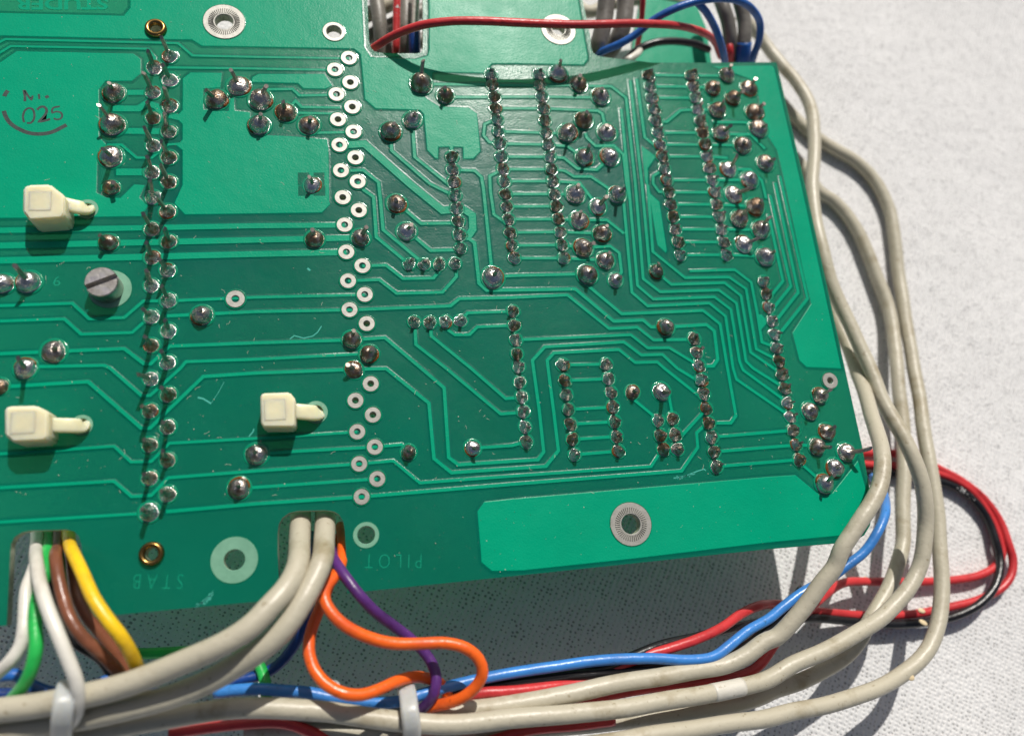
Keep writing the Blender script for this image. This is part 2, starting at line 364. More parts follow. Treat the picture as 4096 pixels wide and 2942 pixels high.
for v in me.vertices: v.co = (v.co.x * MM, v.co.y * MM, (v.co.z - TH / 2) * MM)
me.update()
for f in me.polygons: f.material_index = 0 if f.normal.z > .5 else (2 if f.normal.z < -.5 else 1)
sub = obj('laminate', me, board)

# copper areas
TP = [(-200, 119), (1100, 148), (1160, 75), (1165, -300), (3192, -300), (3196, 0), (3216, 420), (3280, 515), (3680, 530), (3790, 500), (3806, 440), (3802, -300), (5095, -300), (5112, 0), (5160, 300), (5195, 500), (5195, 530), (5160, 572), (4550, 560), (4350, 562), (4280, 645), (3826, 635), (3812, 740), (3742, 850), (3770, 880), (3886, 950), (4146, 960), (4216, 1010), (4246, 1340), (4186, 1402), (4106, 1404), (4104, 1300), (4008, 1298), (4006, 1345), (3986, 1345), (3984, 1298), (3875, 1300), (3872, 1402), (3856, 1400), (3786, 1330), (3756, 1010), (3720, 972), (3326, 960), (3236, 880), (3206, 560), (3196, 480), (3136, 430), (2266, 413), (1790, 405), (1700, 350), (1300, 345), (-200, 309)]
CA2 = [(-200, 700), (150, 462), (1180, 482), (1242, 530), (1242, 650), (1165, 715), (930, 715), (870, 790), (870, 1215), (935, 1280), (860, 1345), (848, 1709), (945, 1759), (1070, 1759), (1190, 1640), (1275, 1645), (1225, 1750), (1310, 1820), (1240, 1912), (-200, 1931)]
CA3 = [(1625, 700), (1690, 650), (1960, 652), (1945, 775), (1795, 785), (1795, 975), (2030, 992), (2036, 880), (2066, 876), (2072, 985), (2208, 1000), (2214, 1203), (2450, 1207), (2600, 1215), (2890, 1240), (2902, 1330), (2908, 1780), (2916, 1810), (2846, 1879), (2266, 1888), (1640, 1896), (1550, 1800), (1622, 1640), (1622, 1330), (1570, 1290), (1622, 1240), (1622, 1100), (1560, 1040), (1622, 980)]
CA4 = [(2240, 690), (2290, 662), (2866, 662), (2935, 760), (2880, 785), (2690, 782), (2640, 735), (2230, 726)]
CA5 = [(6290, 590), (6480, 640), (6640, 700), (6720, 860), (6760, 1150), (6880, 1330), (6950, 1629), (7130, 2480), (7183, 2690), (7018, 2945), (7080, 3190), (7140, 3245), (7440, 3258), (7085, 1629), (6850, 610), (6830, 585)]
CA6 = [(4231, 4528), (4291, 4443), (4532, 4418), (6232, 4273), (6798, 4223), (7038, 4208), (7228, 4368), (7368, 4368), (7590, 4085), (7650, 4300), (7675, 4440), (7670, 4560), (7600, 4690), (7440, 4733), (6798, 4795), (5600, 4938), (4622, 5042), (4356, 5047), (4266, 4972), (4261, 4887)]
CA7 = [(5682, 1300), (5800, 1388), (5730, 1490), (5732, 1640), (5755, 1720), (5832, 1790), (5897, 2215), (5890, 2232), (5822, 2170), (5745, 1700), (5712, 1600)]
CA8 = [(6706, 2790), (6740, 2790), (6790, 2850), (6730, 2920)]
for i, (L, nm) in enumerate([(TP, 'copper_area'), (CA2, 'copper_area'), (CA3, 'copper_area'), (CA4, 'copper_area'), (CA5, 'copper_area'), (CA6, 'copper_area'), (CA7, 'copper_area'), (CA8, 'copper_area')]):
    poly = [P2(u, v) for u, v in L]; zt = .050 + .0011 * i
    V, F = prism(poly, -.004, zt + .02, .10, .5); F = F[1:]; MI = [0] * (2 * len(poly)) + [1] * (2 * len(poly)); zt += .02
    def inside(q):
        c_ = False
        for (x0, y0), (x1, y1) in zip(poly, poly[1:] + poly[:1]):
            if (y0 > q[1]) != (y1 > q[1]) and q[0] < (x1 - x0) * (q[1] - y0) / (y1 - y0) + x0: c_ = not c_
        return c_
    hh = [h for h in holes if all(inside(q) for q in h)]
    tm = curve_fill(poly, hh, .01); k = len(V)
    V += [(v.co.x * MM, v.co.y * MM, zt * MM) for v in tm.vertices]; G = [tuple(k + a for a in f.vertices) for f in tm.polygons if f.normal.z > .5]; F += G; MI += [0] * len(G)
    obj(nm, mesh_from(nm, V, F, [M_COPPER, M_BARE], MI, fsm=1), board)
# thermal-relief windows left open in the copper around a few joints
for a, b_, c, d in [(2636, 1530, 2738, 1640), (2776, 1530, 2872, 1640), (2640, 1645, 2738, 1735), (2776, 1645, 2880, 1735)]:
    V, F = prism([P2(a, b_), P2(c, b_), P2(c, d), P2(a, d)], .03, .084, .0)
    obj('relief_window', mesh_from('relief_window', V, F, M_BARE), board)

# joint positions
LCL = [(1365, 600), (1355, 820), (1355, 1045), (1360, 1290), (1345, 1525), (1355, 1749), (1345, 2029), (1345, 2279), (1340, 2529), (1340, 2804), (1340, 3059), (1335, 3353), (1330, 3638), (1328, 3938), (1325, 4233), (1320, 4533)]
LCR = [(1505, 500), (1505, 710), (1505, 940), (1495, 1165), (1495, 1395), (1495, 1610), (1485, 1874), (1495, 2139), (1485, 2394), (1490, 2659), (1490, 2929), (1485, 3209), (1490, 3493), (1485, 3778), (1485, 4073), (1485, 4373)]
BIG = [(1010, 830, 95, 2.0), (1000, 1110, 105, 2.6), (985, 1390, 108, 2.6), (985, 1664, 75, 1.5), (965, 2150, 82, 1.6), (30, 2514, 95, 1.6), (255, 2500, 100, 3.2), (475, 3112, 105, 1.3), (225, 3260, 100, 4.0), (0, 3420, 80, 1.3),
       (1920, 885, 95, 2.4), (2115, 765, 95, 2.0), (2308, 890, 98, 1.8), (2531, 998, 90, 1.6), (2736, 1110, 88, 1.4), (2295, 1115, 92, 1.8), (3726, 745, 92, 2.6), (3941, 850, 75, 1.5), (3456, 1170, 88, 1.2), (3651, 1065, 78, 1.2), (2766, 1640, 75, 1.3),
       (2786, 2119, 78, 1.1), (3191, 2105, 76, 1.8), (3511, 1805, 82, 1.1), (3599, 2049, 82, 1.1), (4361, 2459, 92, 1.7), (3115, 3008, 80, 1.5), (3266, 3134, 78, 1.1), (3134, 3274, 76, 1.0), (1790, 2794, 95, 1.3), (2271, 4022, 95, 1.2), (2115, 4323, 92, 1.4), (3616, 4003, 66, 1.2), (4184, 3966, 66, 1.1)]
BIG += [(4532 + u, v, r, h) for u, v, r, h in [(405, 660, 74, 1.9), (590, 750, 74, 1.5), (785, 860, 77, 1.2), (635, 1070, 75, 2.0), (490, 1180, 80, 2.3), (840, 1175, 76, 1.2), (640, 1395, 75, 2.2), (865, 1392, 76, 1.2)]]
BIG += [(4532 + u, 1629 + v, r, h) for u, v, r, h in [(560, 95, 78, 1.4), (930, 98, 75, 2.4), (760, 205, 70, 2.4), (595, 325, 76, 1.4), (795, 440, 76, 1.0), (630, 568, 78, 1.3), (825, 678, 76, 1.1), (665, 805, 82, 1.7), (915, 852, 62, 1.3), (1275, 778, 60, 1.1), (1360, 1268, 68, 1.2)]]
BIG += [(4532 + u, v, r, h) for u, v, r, h in [(1900, 670, 62, 1.4), (1775, 785, 64, 1.2), (2095, 785, 68, 1.2), (1950, 875, 62, 2.2), (1815, 980, 68, 2.4), (2145, 995, 72, 1.3), (2178, 1140, 74, 1.3), (1845, 1185, 68, 2.6), (2040, 1290, 74, 1.3), (1915, 1500, 70, 2.8), (2240, 1445, 70, 1.3), (2100, 1595, 70, 1.4)]]
BIG += [(4532 + u, 1629 + v, r, h) for u, v, r, h in [(1960, 95, 72, 2.6), (2150, 205, 74, 1.3), (2010, 310, 72, 2.8), (2200, 405, 74, 2.2), (2050, 535, 74, 1.5), (2238, 645, 74, 1.4)]]
BIG += [(4532 + u, 3258 + v, r, h) for u, v, r, h in [(1065, 215, 60, 1.0), (1322, 208, 70, 2.4)]]
BIG += [(6798 + u, 3258 + v, r, h) for u, v, r, h in [(455, 245, 66, 1.8), (370, 380, 70, 1.2), (520, 565, 68, 2.4), (430, 695, 70, 2.0), (690, 745, 72, 2.8), (590, 885, 72, 1.3), (495, 1025, 74, 2.6)]]
C1 = [(4346, 660), (4358, 755), (4376, 860)] + [(2266 + u, v) for u, v in [(2120, 960), (2135, 1060), (2147, 1165), (2160, 1273), (2172, 1388), (2186, 1500), (2200, 1606)]] + [(2266 + u, 1629 + v) for u, v in [(2210, 90), (2222, 200), (2237, 313), (2252, 430), (2267, 545), (2287, 657)]]
C2 = [(4532 + u, v) for u, v in [(238, 660), (250, 758), (266, 858), (280, 962), (293, 1070), (305, 1178), (321, 1282), (337, 1390), (350, 1500), (363, 1605)]] + [(4532 + u, 1629 + v) for u, v in [(378, 90), (394, 198), (411, 312), (429, 425), (445, 540), (460, 657)]]
C3 = [(4532 + u, v) for u, v in [(1208, 665), (1222, 767), (1238, 868), (1257, 970), (1276, 1072), (1294, 1177), (1312, 1282), (1331, 1387), (1350, 1493), (1370, 1597)]] + [(4532 + u, 1629 + v) for u, v in [(1390, 75), (1410, 182), (1430, 291), (1449, 402), (1470, 515), (1491, 630)]]
C4 = [(4532 + u, v) for u, v in [(1588, 672), (1606, 770), (1626, 868), (1646, 970), (1667, 1074), (1688, 1177), (1708, 1282), (1728, 1387), (1750, 1490), (1773, 1595)]] + [(4532 + u, 1629 + v) for u, v in [(1793, 75), (1814, 182), (1834, 291), (1856, 402), (1877, 515), (1900, 627)]]
DL = [(4532 + u, v) for u, v in [(450, 3229), (468, 3368), (484, 3493), (502, 3623), (520, 3753), (537, 3888), (555, 4023)]]
DR = [(4532 + u, v) for u, v in [(835, 3224), (856, 3353), (877, 3473), (895, 3603), (910, 3733), (926, 3863), (943, 3993)]]
MC = [(4532 + u, v) for u, v in [(10, 2754), (20, 2879), (35, 3009), (45, 3134), (60, 3246), (70, 3383), (88, 3513), (102, 3643), (116, 3778), (128, 3908)]]
K2 = [(4532 + u, v) for u, v in [(1612, 2999), (1637, 3119), (1657, 3236), (1680, 3363), (1699, 3488), (1721, 3616), (1744, 3743), (1768, 3868), (1790, 3998), (1812, 4128)]]
K3 = [(6762, 2494), (6785, 2600), (6806, 2722), (6840, 2844), (6858, 2959), (6878, 3079), (6897, 3196), (6924, 3313), (6948, 3438), (6971, 3563), (6998, 3688), (7023, 3808), (7048, 3938), (7074, 4068)]
SIP = [(4001, 1390), (4009, 1500), (4018, 1612), (4031, 1729), (4044, 1846), (4055, 1956), (4068, 2079), (4077, 2199)]
R4 = [(3621, 2339), (3756, 2339), (3888, 2339), (4026, 2332), (3666, 2849), (3806, 2854), (3944, 2849), (4077, 2839)]
TX = [(4532 + u, 3258 + v) for u, v in [(1295, 460), (1425, 447), (1315, 595), (1445, 590), (1340, 720), (1465, 715)]]
SMALL = [(a, b_, 50, 'dip') for a, b_ in C1 + C2 + C3 + C4] + [(a, b_, 52, 'dip') for a, b_ in DL + DR + MC + K2 + TX] + [(a, b_, 50, 'dip') for a, b_ in K3] + [(a, b_, 53, 'dip') for a, b_ in SIP + R4]

# traces  (width in zoom units, polyline)
TR = []
def tr(w, *pts): TR.append((w, list(pts)))
tr(24, (-200, 470), (50, 350), (1575, 385), (1705, 495), (2266, 507), (3089, 519))
tr(24, (-200, 590), (95, 412), (1310, 435), (1370, 510), (1365, 600))
tr(24, (1480, 600), (2266, 610), (2966, 622))
tr(58, (1010, 822), (1355, 820)); tr(66, (1000, 962), (1225, 964), (1300, 915), (1380, 940), (1450, 1010), (1600, 1045)); tr(66, (1000, 1160), (1495, 1165))
tr(25, (950, 1285), (1075, 1283), (1210, 1398), (1345, 1398), (1485, 1282), (1640, 1272)); tr(75, (1030, 1525), (1345, 1525))
tr(26, (2531, 990), (2616, 895), (2670, 950), (3010, 955)); tr(26, (2308, 795), (2590, 790), (2650, 848), (2970, 842)); tr(24, (2600, 1000), (2960, 1008)); tr(26, (2736, 1178), (3129, 1172))
tr(56, (-200, 2045), (2266, 2000), (3051, 1994)); tr(62, (-200, 2180), (2266, 2125), (3190, 2105)); tr(64, (-200, 2312), (2266, 2250), (3066, 2234))
tr(30, (-200, 2714), (640, 2685), (790, 2823), (1100, 2812), (1270, 2665), (1480, 2665), (2266, 2632), (3229, 2610))
tr(30, (-200, 2850), (570, 2824), (720, 2959), (1170, 2944), (1260, 2864), (1340, 2804))
tr(28, (1480, 2797), (2266, 2759), (3094, 2744), (3986, 2709), (4066, 2644), (4532, 2634), (5022, 2612), (5392, 2909), (5642, 2897), (5785, 3010), (6142, 3004))
tr(30, (-200, 3140), (475, 3112), (1100, 3086), (1275, 3220), (1335, 3220), (1500, 3065), (2266, 3035), (3115, 3009), (3406, 2989), (3726, 3258), (3931, 3433), (3971, 4048), (4056, 4113), (4532, 4082), (4762, 4068), (4812, 3998), (4772, 3628), (4712, 3190), (4822, 3070), (5522, 3027), (5677, 3143), (5862, 3137), (5992, 3258), (6172, 3368))
tr(30, (230, 3248), (920, 3234), (975, 3258), (1255, 3503), (1330, 3500), (1600, 3258), (1645, 3202), (2266, 3180), (3266, 3129))
tr(30, (10, 3425), (780, 3378), (1250, 3788), (1330, 3788), (1460, 3658), (1800, 3333), (2266, 3302), (3134, 3270), (3416, 3262), (3796, 3568), (3841, 4058), (3996, 4183), (4532, 4147), (4832, 4126), (4942, 3988), (4902, 3658), (4842, 3190), (4902, 3124), (5477, 3094), (5622, 3209), (5817, 3204), (5877, 3258), (6180, 3498))
tr(28, (-200, 4030), (385, 3993), (1010, 3948), (1160, 4088), (1340, 4083), (1500, 3923), (2266, 3880), (3162, 3822))
tr(28, (-200, 4328), (1010, 4258), (1165, 4393), (1340, 4383), (1490, 4228), (2266, 4168), (3179, 4105), (3481, 4078), (3716, 4273), (4532, 4213), (5762, 4128), (5850, 3990))
tr(28, (2290, 4020), (2546, 3998), (3318, 3956), (3556, 3933), (3610, 3990)); tr(28, (-200, 4633), (1320, 4540))
tr(28, (1470, 4528), (2266, 4458), (3201, 4396), (4532, 4285), (6032, 4168), (6175, 3960), (6165, 3830), (6260, 3745)); tr(28, (2115, 4323), (3339, 4238))
tr(30, (3166, 1612), (3216, 1680), (3306, 1744), (3331, 2100), (3621, 2339)); tr(30, (3018, 1514), (3216, 1508), (3350, 1615), (3366, 1760), (3391, 2035), (3756, 2339))
tr(72, (3004, 1288), (3226, 1275), (3640, 1640), (3916, 1865), (4046, 1852)); tr(66, (4046, 1848), (4110, 1858), (4180, 1905), (4185, 2030), (4140, 2098), (4070, 2098))
tr(30, (4130, 2098), (4200, 2150), (4240, 2510), (4306, 2570), (4532, 2569), (5092, 2559), (5432, 2844), (5692, 2834), (5762, 2894), (5892, 2896), (6252, 2874), (6322, 2930), (6352, 3180), (6312, 3240), (6190, 3240))
tr(30, (3530, 1810), (3726, 1980), (4060, 1976)); tr(30, (3610, 2050), (3811, 2219), (4077, 2212)); tr(28, (3208, 2354), (3416, 2349), (3566, 2467), (3836, 2463), (3888, 2400), (3888, 2339))
tr(28, (3081, 2487), (3356, 2477), (3511, 2598), (3916, 2588), (4040, 2449), (4032, 2340)); tr(28, (3461, 1200), (3466, 1335), (3806, 1629), (4020, 1735)); tr(28, (3651, 1090), (3671, 1392), (3960, 1625), (4018, 1612))
tr(28, (3671, 2860), (3681, 3050), (3946, 3258), (4431, 3663), (4630, 3650)); tr(28, (3811, 2860), (3816, 2974), (4166, 3258), (4476, 3528), (4610, 3518)); tr(26, (3946, 2860), (3970, 2925), (4026, 2964), (4156, 2962), (4226, 2894), (4540, 2880)); tr(26, (4080, 2835), (4140, 2770), (4540, 2756))
tr(28, (4011, 1505), (4200, 1512), (4262, 1570), (4280, 1680), (4358, 2450)); tr(26, (4450, 1500), (4335, 1560), (4340, 1690), (4371, 1900), (4490, 1985)); tr(24, (4400, 1050), (4290, 1100), (4280, 1200), (4330, 1260), (4425, 1280))
tr(28, (4361, 2455), (4532, 2441), (5197, 2425)); tr(28, (3726, 748), (4358, 750)); tr(28, (3941, 862), (4376, 860))
for i, (a, b_) in enumerate(zip(C1, C2)):
    if i not in (0, 4): tr(27, a, b_)
for i, (a, b_) in enumerate(zip(C3, C4)):
    if i not in (3, 4, 8): tr(25, a, b_)
tr(25, C3[4], (5902, 1080), (6022, 980), C4[3])
for i, (a, b_) in enumerate(zip(DL, DR)):
    if i != 2: tr(27, a, b_)
tr(26, C2[1], (5122, 755)); tr(26, C2[2], (5320, 866)); tr(26, C2[3], (5290, 983), (5330, 1010), (5365, 1170)); tr(26, C2[5], (5022, 1185)); tr(26, C2[6], (5020, 1297), (5160, 1395)); tr(26, C2[7], (4990, 1400), (5110, 1495), (5280, 1505), (5400, 1395)); tr(26, C2[8], (5000, 1515), (5080, 1565), (5230, 1565), (5460, 1720)); tr(26, C2[9], (5130, 1620), (5292, 1830)); tr(26, C2[10], (5092, 1722)); tr(26, C2[12], (5127, 1950)); tr(26, (5127, 1950), (5370, 1948), (5512, 2060), (5500, 2065))
tr(26, C2[13], (5330, 2068)); tr(26, C2[14], (5160, 2195), (5400, 2180), (5480, 2240), (5500, 2410), (5450, 2480)); tr(26, C2[15], (5350, 2305))
tr(26, (5360, 1950), (5512, 2060), (5560, 2400)) if False else None
tr(26, (5180, 1180), (5192, 1220), (5272, 1295), (5432, 1290), (5517, 1370), (5545, 1629), (5575, 1760)); tr(26, (5120, 760), (5410, 768), (5540, 870), (5622, 1629), (5692, 2469), (5842, 2584), (6362, 2569), (6517, 2684), (6602, 3199), (6662, 3258), (6948, 3438))
tr(26, (5497, 965), (5562, 1629), (5642, 2529), (5782, 2649), (6322, 2629), (6467, 2739), (6545, 3200), (6575, 3275), (6971, 3563)); tr(26, (5576, 715), (5680, 1629), (5747, 2365), (5807, 2404)); tr(26, (5632, 700), (5705, 1220), (5790, 1285), (5826, 1180))
tr(26, (5490, 1760), (5520, 1800), (5592, 2589), (5732, 2709), (6277, 2684), (6420, 2799), (6487, 3258), (6517, 3358), (6998, 3688)); tr(26, (5807, 2410), (5942, 2519), (6412, 2504), (6557, 2619), (6642, 3119), (6924, 3313)); tr(26, (5732, 1640), (5777, 2229), (6062, 2459), (6452, 2454), (6602, 2559), (6692, 3089), (6897, 3196))
tr(26, (6102, 2399), (6502, 2389), (6647, 2499), (6702, 2779), (6742, 3029), (6878, 3079)); tr(24, (5922, 1704), (5832, 1700), (5780, 1629), (5780, 1560), (5870, 1500)); tr(28, (5197, 2440), (5202, 2529), (5502, 2779), (6222, 2749), (6372, 2869), (6432, 3229), (6512, 3678), (6467, 3743), (6276, 3743))
tr(26, MC[2], (5582, 2964), (5732, 3080), (5922, 3078), (6185, 3236)); tr(26, K2[5], (6030, 3860), (5985, 3850)); tr(26, (5597, 3473), (5622, 3548), (5830, 3718)); tr(26, (5860, 3466), (5922, 3518), (5957, 3705)); tr(26, K2[7], K3[11]); tr(26, K2[8], K3[12]); tr(26, K2[9], K3[13]); tr(28, (4184, 3966), (4532, 3943), (4660, 3908)); tr(26, K3[13], (7110, 4120), (7290, 4280)); tr(26, K3[12], (7228, 3945))
for a, e in [(C4[0], (6432, 672)), (C4[1], (6300, 782)), (C4[3], (6340, 980)), (C4[5], (6370, 1185)), (C4[6], (6560, 1290)), (C4[7], (6440, 1400)), (C4[9], (6630, 1595)), (C4[11], (6690, 1830)), (C4[13], (6720, 2035)), (C4[15], (6770, 2270))]: tr(25, a, e)
tr(25, (6312, 1083), (6590, 1085), (6710, 1140)); tr(25, (6400, 1190), (6640, 1192), (6770, 1320)); tr(25, (6500, 1500), (6640, 1502), (6740, 1600), (6780, 1760))
tr(26, (6800, 1900), (6868, 2215), (6928, 2489), (6806, 2640)); tr(26, (6815, 1730), (6998, 2535), (6835, 2740)); tr(26, (6858, 1620), (7063, 2590), (6850, 2860)); tr(26, (6900, 1560), (7145, 2645), (6870, 2990))
for i, (w, L) in enumerate([x for x in TR if x]):
    wm = w * np.mean([mmu(u, v) for u, v in L])
    V, F = prism(strip_poly([P2(u, v) for u, v in L], wm * .94), -.004, .062 + .0004 * i, .03, .38); k = 2 * len(L)
    obj('trace', mesh_from('trace', V, F, [M_COPPER, M_BARE], [0] * (1 + 2 * k) + [1] * (2 * k), fsm=1), board)

# solder joints
def joint_meshes(kind, nvar):
    out = []
    for k in range(nvar):
        if kind == 'dip': prof = [(1.36, -.03, 1), (1.29, .07, 1), (1.22, .09, 1), (1.04, .03, 1), (1.0, .03, 0), (.93, .30, 0), (.70, .58, 0), (.46, .92, 0), (.33, 1.20, 0), (.2, 1.32, 0), (0, 1.34, 0)]
        elif kind == 'cone': prof = [(1.38, -.03, 1), (1.30, .07, 1), (1.23, .09, 1), (1.04, .03, 1), (1.0, .03, 0), (.86, .30, 0), (.62, .62, 0), (.42, .98, 0), (.30, 1.35, 0), (.26, 1.5, 0), (0, 1.55, 0)]
        else: prof = [(1.32, -.03, 1), (1.25, .06, 1), (1.18, .08, 1), (1.03, .03, 1), (1.0, .03, 0), (.97, .32, 0), (.84, .60, 0), (.62, .80, 0), (.40, .94, 0), (.22, 1.04, 0), (0, 1.06, 0)]
        V, F, MI = lathe(prof, 22, .11 if kind == 'dip' else .05, k * 7 + len(kind))
        out.append(mesh_from('solder_joint', V, F, [M_SOLDER, M_COLLAR], MI, True))
    return out
JM = {k: joint_meshes(k, 10) for k in ('dip', 'cone', 'dome')}
def lead_mesh(kind):
    bm = bmesh.new()
    if kind == 'round': bmesh.ops.create_cone(bm, cap_ends=True, segments=14, radius1=.56, radius2=.38, depth=1)
    else: bmesh.ops.create_cube(bm, size=1)
    bmesh.ops.translate(bm, verts=bm.verts, vec=(0, 0, .5))
    top = [v for v in bm.verts if v.co.z > .9]
    for v in top: v.co.z += .10 * v.co.x            # snipped at a slant
    ed = [e for e in bm.edges if all(v.co.z > .9 for v in e.verts)] if kind == 'round' else bm.edges[:]
    bmesh.ops.bevel(bm, geom=ed, offset=.06, segments=1, affect='EDGES')
    me = bpy.data.meshes.new('lead'); bm.to_mesh(me); bm.free(); me.materials.append(M_LEAD)
    if kind == 'round': me.polygons.foreach_set('use_smooth', [abs(f.normal.z) < .4 for f in me.polygons])
    return me
def bent_lead(bend, seed):
    r0 = random.Random(seed); V = []; F = []; n = 12; lev = [0, .3, .55, .75, .9, 1.0, 1.0]
    for i, z in enumerate(lev):
        r = (.60 - .18 * min(1, z * 1.6)) if i < 6 else 0.0
        for j in range(n):
            a = 2 * pi * j / n; V.append((r * cos(a) + bend * z ** 2, r * sin(a), z + (.10 * r * cos(a) if i >= 5 else 0)))
    for i in range(len(lev) - 1):
        for j in range(n): F.append((i * n + j, i * n + (j + 1) % n, (i + 1) * n + (j + 1) % n, (i + 1) * n + j))
    me = mesh_from('lead', V, F, M_LEAD); me.polygons.foreach_set('use_smooth', [abs(f.normal.z) < .6 for f in me.polygons]); return me
LM = {'round': [bent_lead(x, i) for i, x in enumerate((0, .1, .25, .5, .8, 1.1))], 'blade': [lead_mesh('blade')]}
def flux_mesh(seed):
    r0 = random.Random(seed); V = []; F = []; n = 26; a0 = r0.random() * 6.28; span = 0.8 + r0.random() * 2.2
    for i in range(n):
        a = a0 + span * i / (n - 1); e = sin(pi * i / (n - 1)) ** .5 * (.8 + .4 * r0.random())
        for q, z in ((.96, .16), (1.0 + .05 * e, .22 + .05 * e), (1.0 + .13 * e, .15), (1.01 + .17 * e, .03)): V.append((q * cos(a), q * sin(a), z))
    for i in range(n - 1):
        for j in range(3): F.append((i * 4 + j, i * 4 + j + 1, i * 4 + j + 5, i * 4 + j + 4))
    return mesh_from('flux_residue', V, F, M_FLUX, None, True)
FM = [flux_mesh(s) for s in range(5)]
def joint(U, V, ru, kind, lead, wx, wy, h, flux=0.0, tilt=.10, lr=None):
    c = P(U, V, .05); r = ru * mmu(U, V)
    o = obj('solder_joint', rng.choice(JM[kind]), board, (c[0] * MM, c[1] * MM, .03 * MM)); s = r * MM
    o.scale = (s * rng.uniform(.95, 1.05), s * rng.uniform(.95, 1.05), s * rng.uniform(.72, 1.22)); o.rotation_euler = (0, 0, rng.uniform(0, 6.28))
    if h > 0:
        # a child keeps its joint's frame: undo the joint's turn and scale
        l = obj('lead', rng.choice(LM[lead]), o)
        rz = lr if lr is not None else rng.uniform(0, 3.14)
        mw = Matrix.Translation((c[0] * MM, c[1] * MM, .2 * MM)) @ Matrix.Rotation(rng.gauss(0, tilt), 4, 'X') @ Matrix.Rotation(rng.gauss(0, tilt), 4, 'Y') @ Matrix.Rotation(rz, 4, 'Z') @ Matrix.Diagonal((wx * MM, wy * MM, (h + r * .6) * MM, 1))
        pm = Matrix.Translation(o.location) @ o.rotation_euler.to_matrix().to_4x4() @ Matrix.Diagonal((*o.scale, 1))
        l.matrix_parent_inverse = pm.inverted(); l.matrix_basis = mw
    if rng.random() < flux: obj('flux_residue', rng.choice(FM), o)
for i, (u, v) in enumerate(LCL): joint(u, v, 67 if i < 15 else 82, 'cone', 'blade', .55, .55, 4.0 if i < 14 else 3.0, .25, .07)
for i, (u, v) in enumerate(LCR): joint(u, v, 67, 'cone', 'blade', .55, .55, 4.0 if i < 14 else 3.0, .25, .07)
for u, v, r, h in BIG: joint(u, v, r, 'dome', 'round', rng.uniform(.66, .92), rng.uniform(.66, .92), h * 1.15, .70, .18)
for u, v, r, k in SMALL: joint(u, v, r, 'dip', 'blade', .30, .55, 1.0, .34, .14, rng.gauss(1.4, .3))

# unsoldered pads, lands, eyelets
def ring_mesh(name, ro, ri, z, mats, collar=.22, serr=None, seg=32):
    """tinned ring with a glossy mask rim, metres"""
    prof = [(ro + collar, -.05, 1), (ro + collar * .75, z * .55, 1), (ro + collar * .5, z * .6, 1), (ro + .03, z * .05, 1), (ro + .01, 0, 0), (ro, z, 0), (ri + .08, z, 0), (ri, z - .06, 0), (ri, -1.5, 0)]
    V = []; F = []; MI = []
    for r, zz, mi in prof:
        for j in range(seg):
            a = 2 * pi * j / seg; V.append((r * cos(a) * MM, r * sin(a) * MM, zz * MM))
    for i in range(len(prof) - 1):
        for j in range(seg):
            k = (j + 1) % seg; F.append((i * seg + j, i * seg + k, (i + 1) * seg + k, (i + 1) * seg + j)); MI.append(prof[i + 1][2])
    if serr:
        r0, r1, nt_ = serr; b0 = len(V)
        for k in range(nt_):
            a = 2 * pi * k / nt_; da = 2 * pi / nt_ * .5
            L = [(r0, -da * .75), (r1, -da * .75 - .05), (r1, da * .35 - .05), (r0, da * .35)]
            s = len(V)
            for r, d in L: V.append((r * cos(a + d) * MM, r * sin(a + d) * MM, (z - .01) * MM))
            for r, d in ((r0, -.2 * da), (r1, -.2 * da - .05)): V.append((r * cos(a + d) * MM, r * sin(a + d) * MM, (z + .16) * MM))
            F += [(s, s + 4, s + 5, s + 1), (s + 3, s + 2, s + 5, s + 4), (s, s + 3, s + 4), (s + 1, s + 5, s + 2)]; MI += [0] * 4
    return mesh_from(name, V, F, mats, MI)
pad_me = ring_mesh('pad', 1.30, .52, .22, [M_TIN, M_COLLAR], .34)
for f in pad_me.polygons: f.use_smooth = False
for u, v in PADS:
    c = P(u, v); o = obj('pad', pad_me, board, (c[0] * MM, c[1] * MM, 0.02 * MM)); s = 76 * mmu(u, v) / 1.42; o.scale = (s, s, 1); o.rotation_euler = (0, 0, rng.random() * 6)
for u, v, r in [(2085, 2649, 95), (6798 + 545, 3258 + 112, 74)]:
    c = P(u, v); o = obj('pad', pad_me, board, (c[0] * MM, c[1] * MM, 0.02 * MM)); s = r * mmu(u, v) / 1.5; o.scale = (s, s, 1)
for u, v, rl, rh, k in LANDS:
    c = P(u, v); q = mmu(u, v)
    if k == 'laminate': me = ring_mesh('bare_ring', rl * q, rh * q, .02, [M_LAM, M_COLLAR], .10, None, 40)
    else: me = ring_mesh('mounting_land', rl * q, rh * q * 1.0, .13, [M_TIN, M_COLLAR], .2, (rh * q * 1.15, rh * q + (rl - rh) * q * .58, 44) if k == 'serrated' else None, 44)
    obj(me.name.split('.')[0], me, board, (c[0] * MM, c[1] * MM, .05 * MM))
for u, v, rl, rh in TIEH + [(975, 2559, 192, 100)]:
    c = P(u, v); q = mmu(u, v); obj('bare_ring', ring_mesh('bare_ring', rl * q, rh * q, .02, [M_LAM, M_COLLAR], .08, None, 36), board, (c[0] * MM, c[1] * MM, .06 * MM))
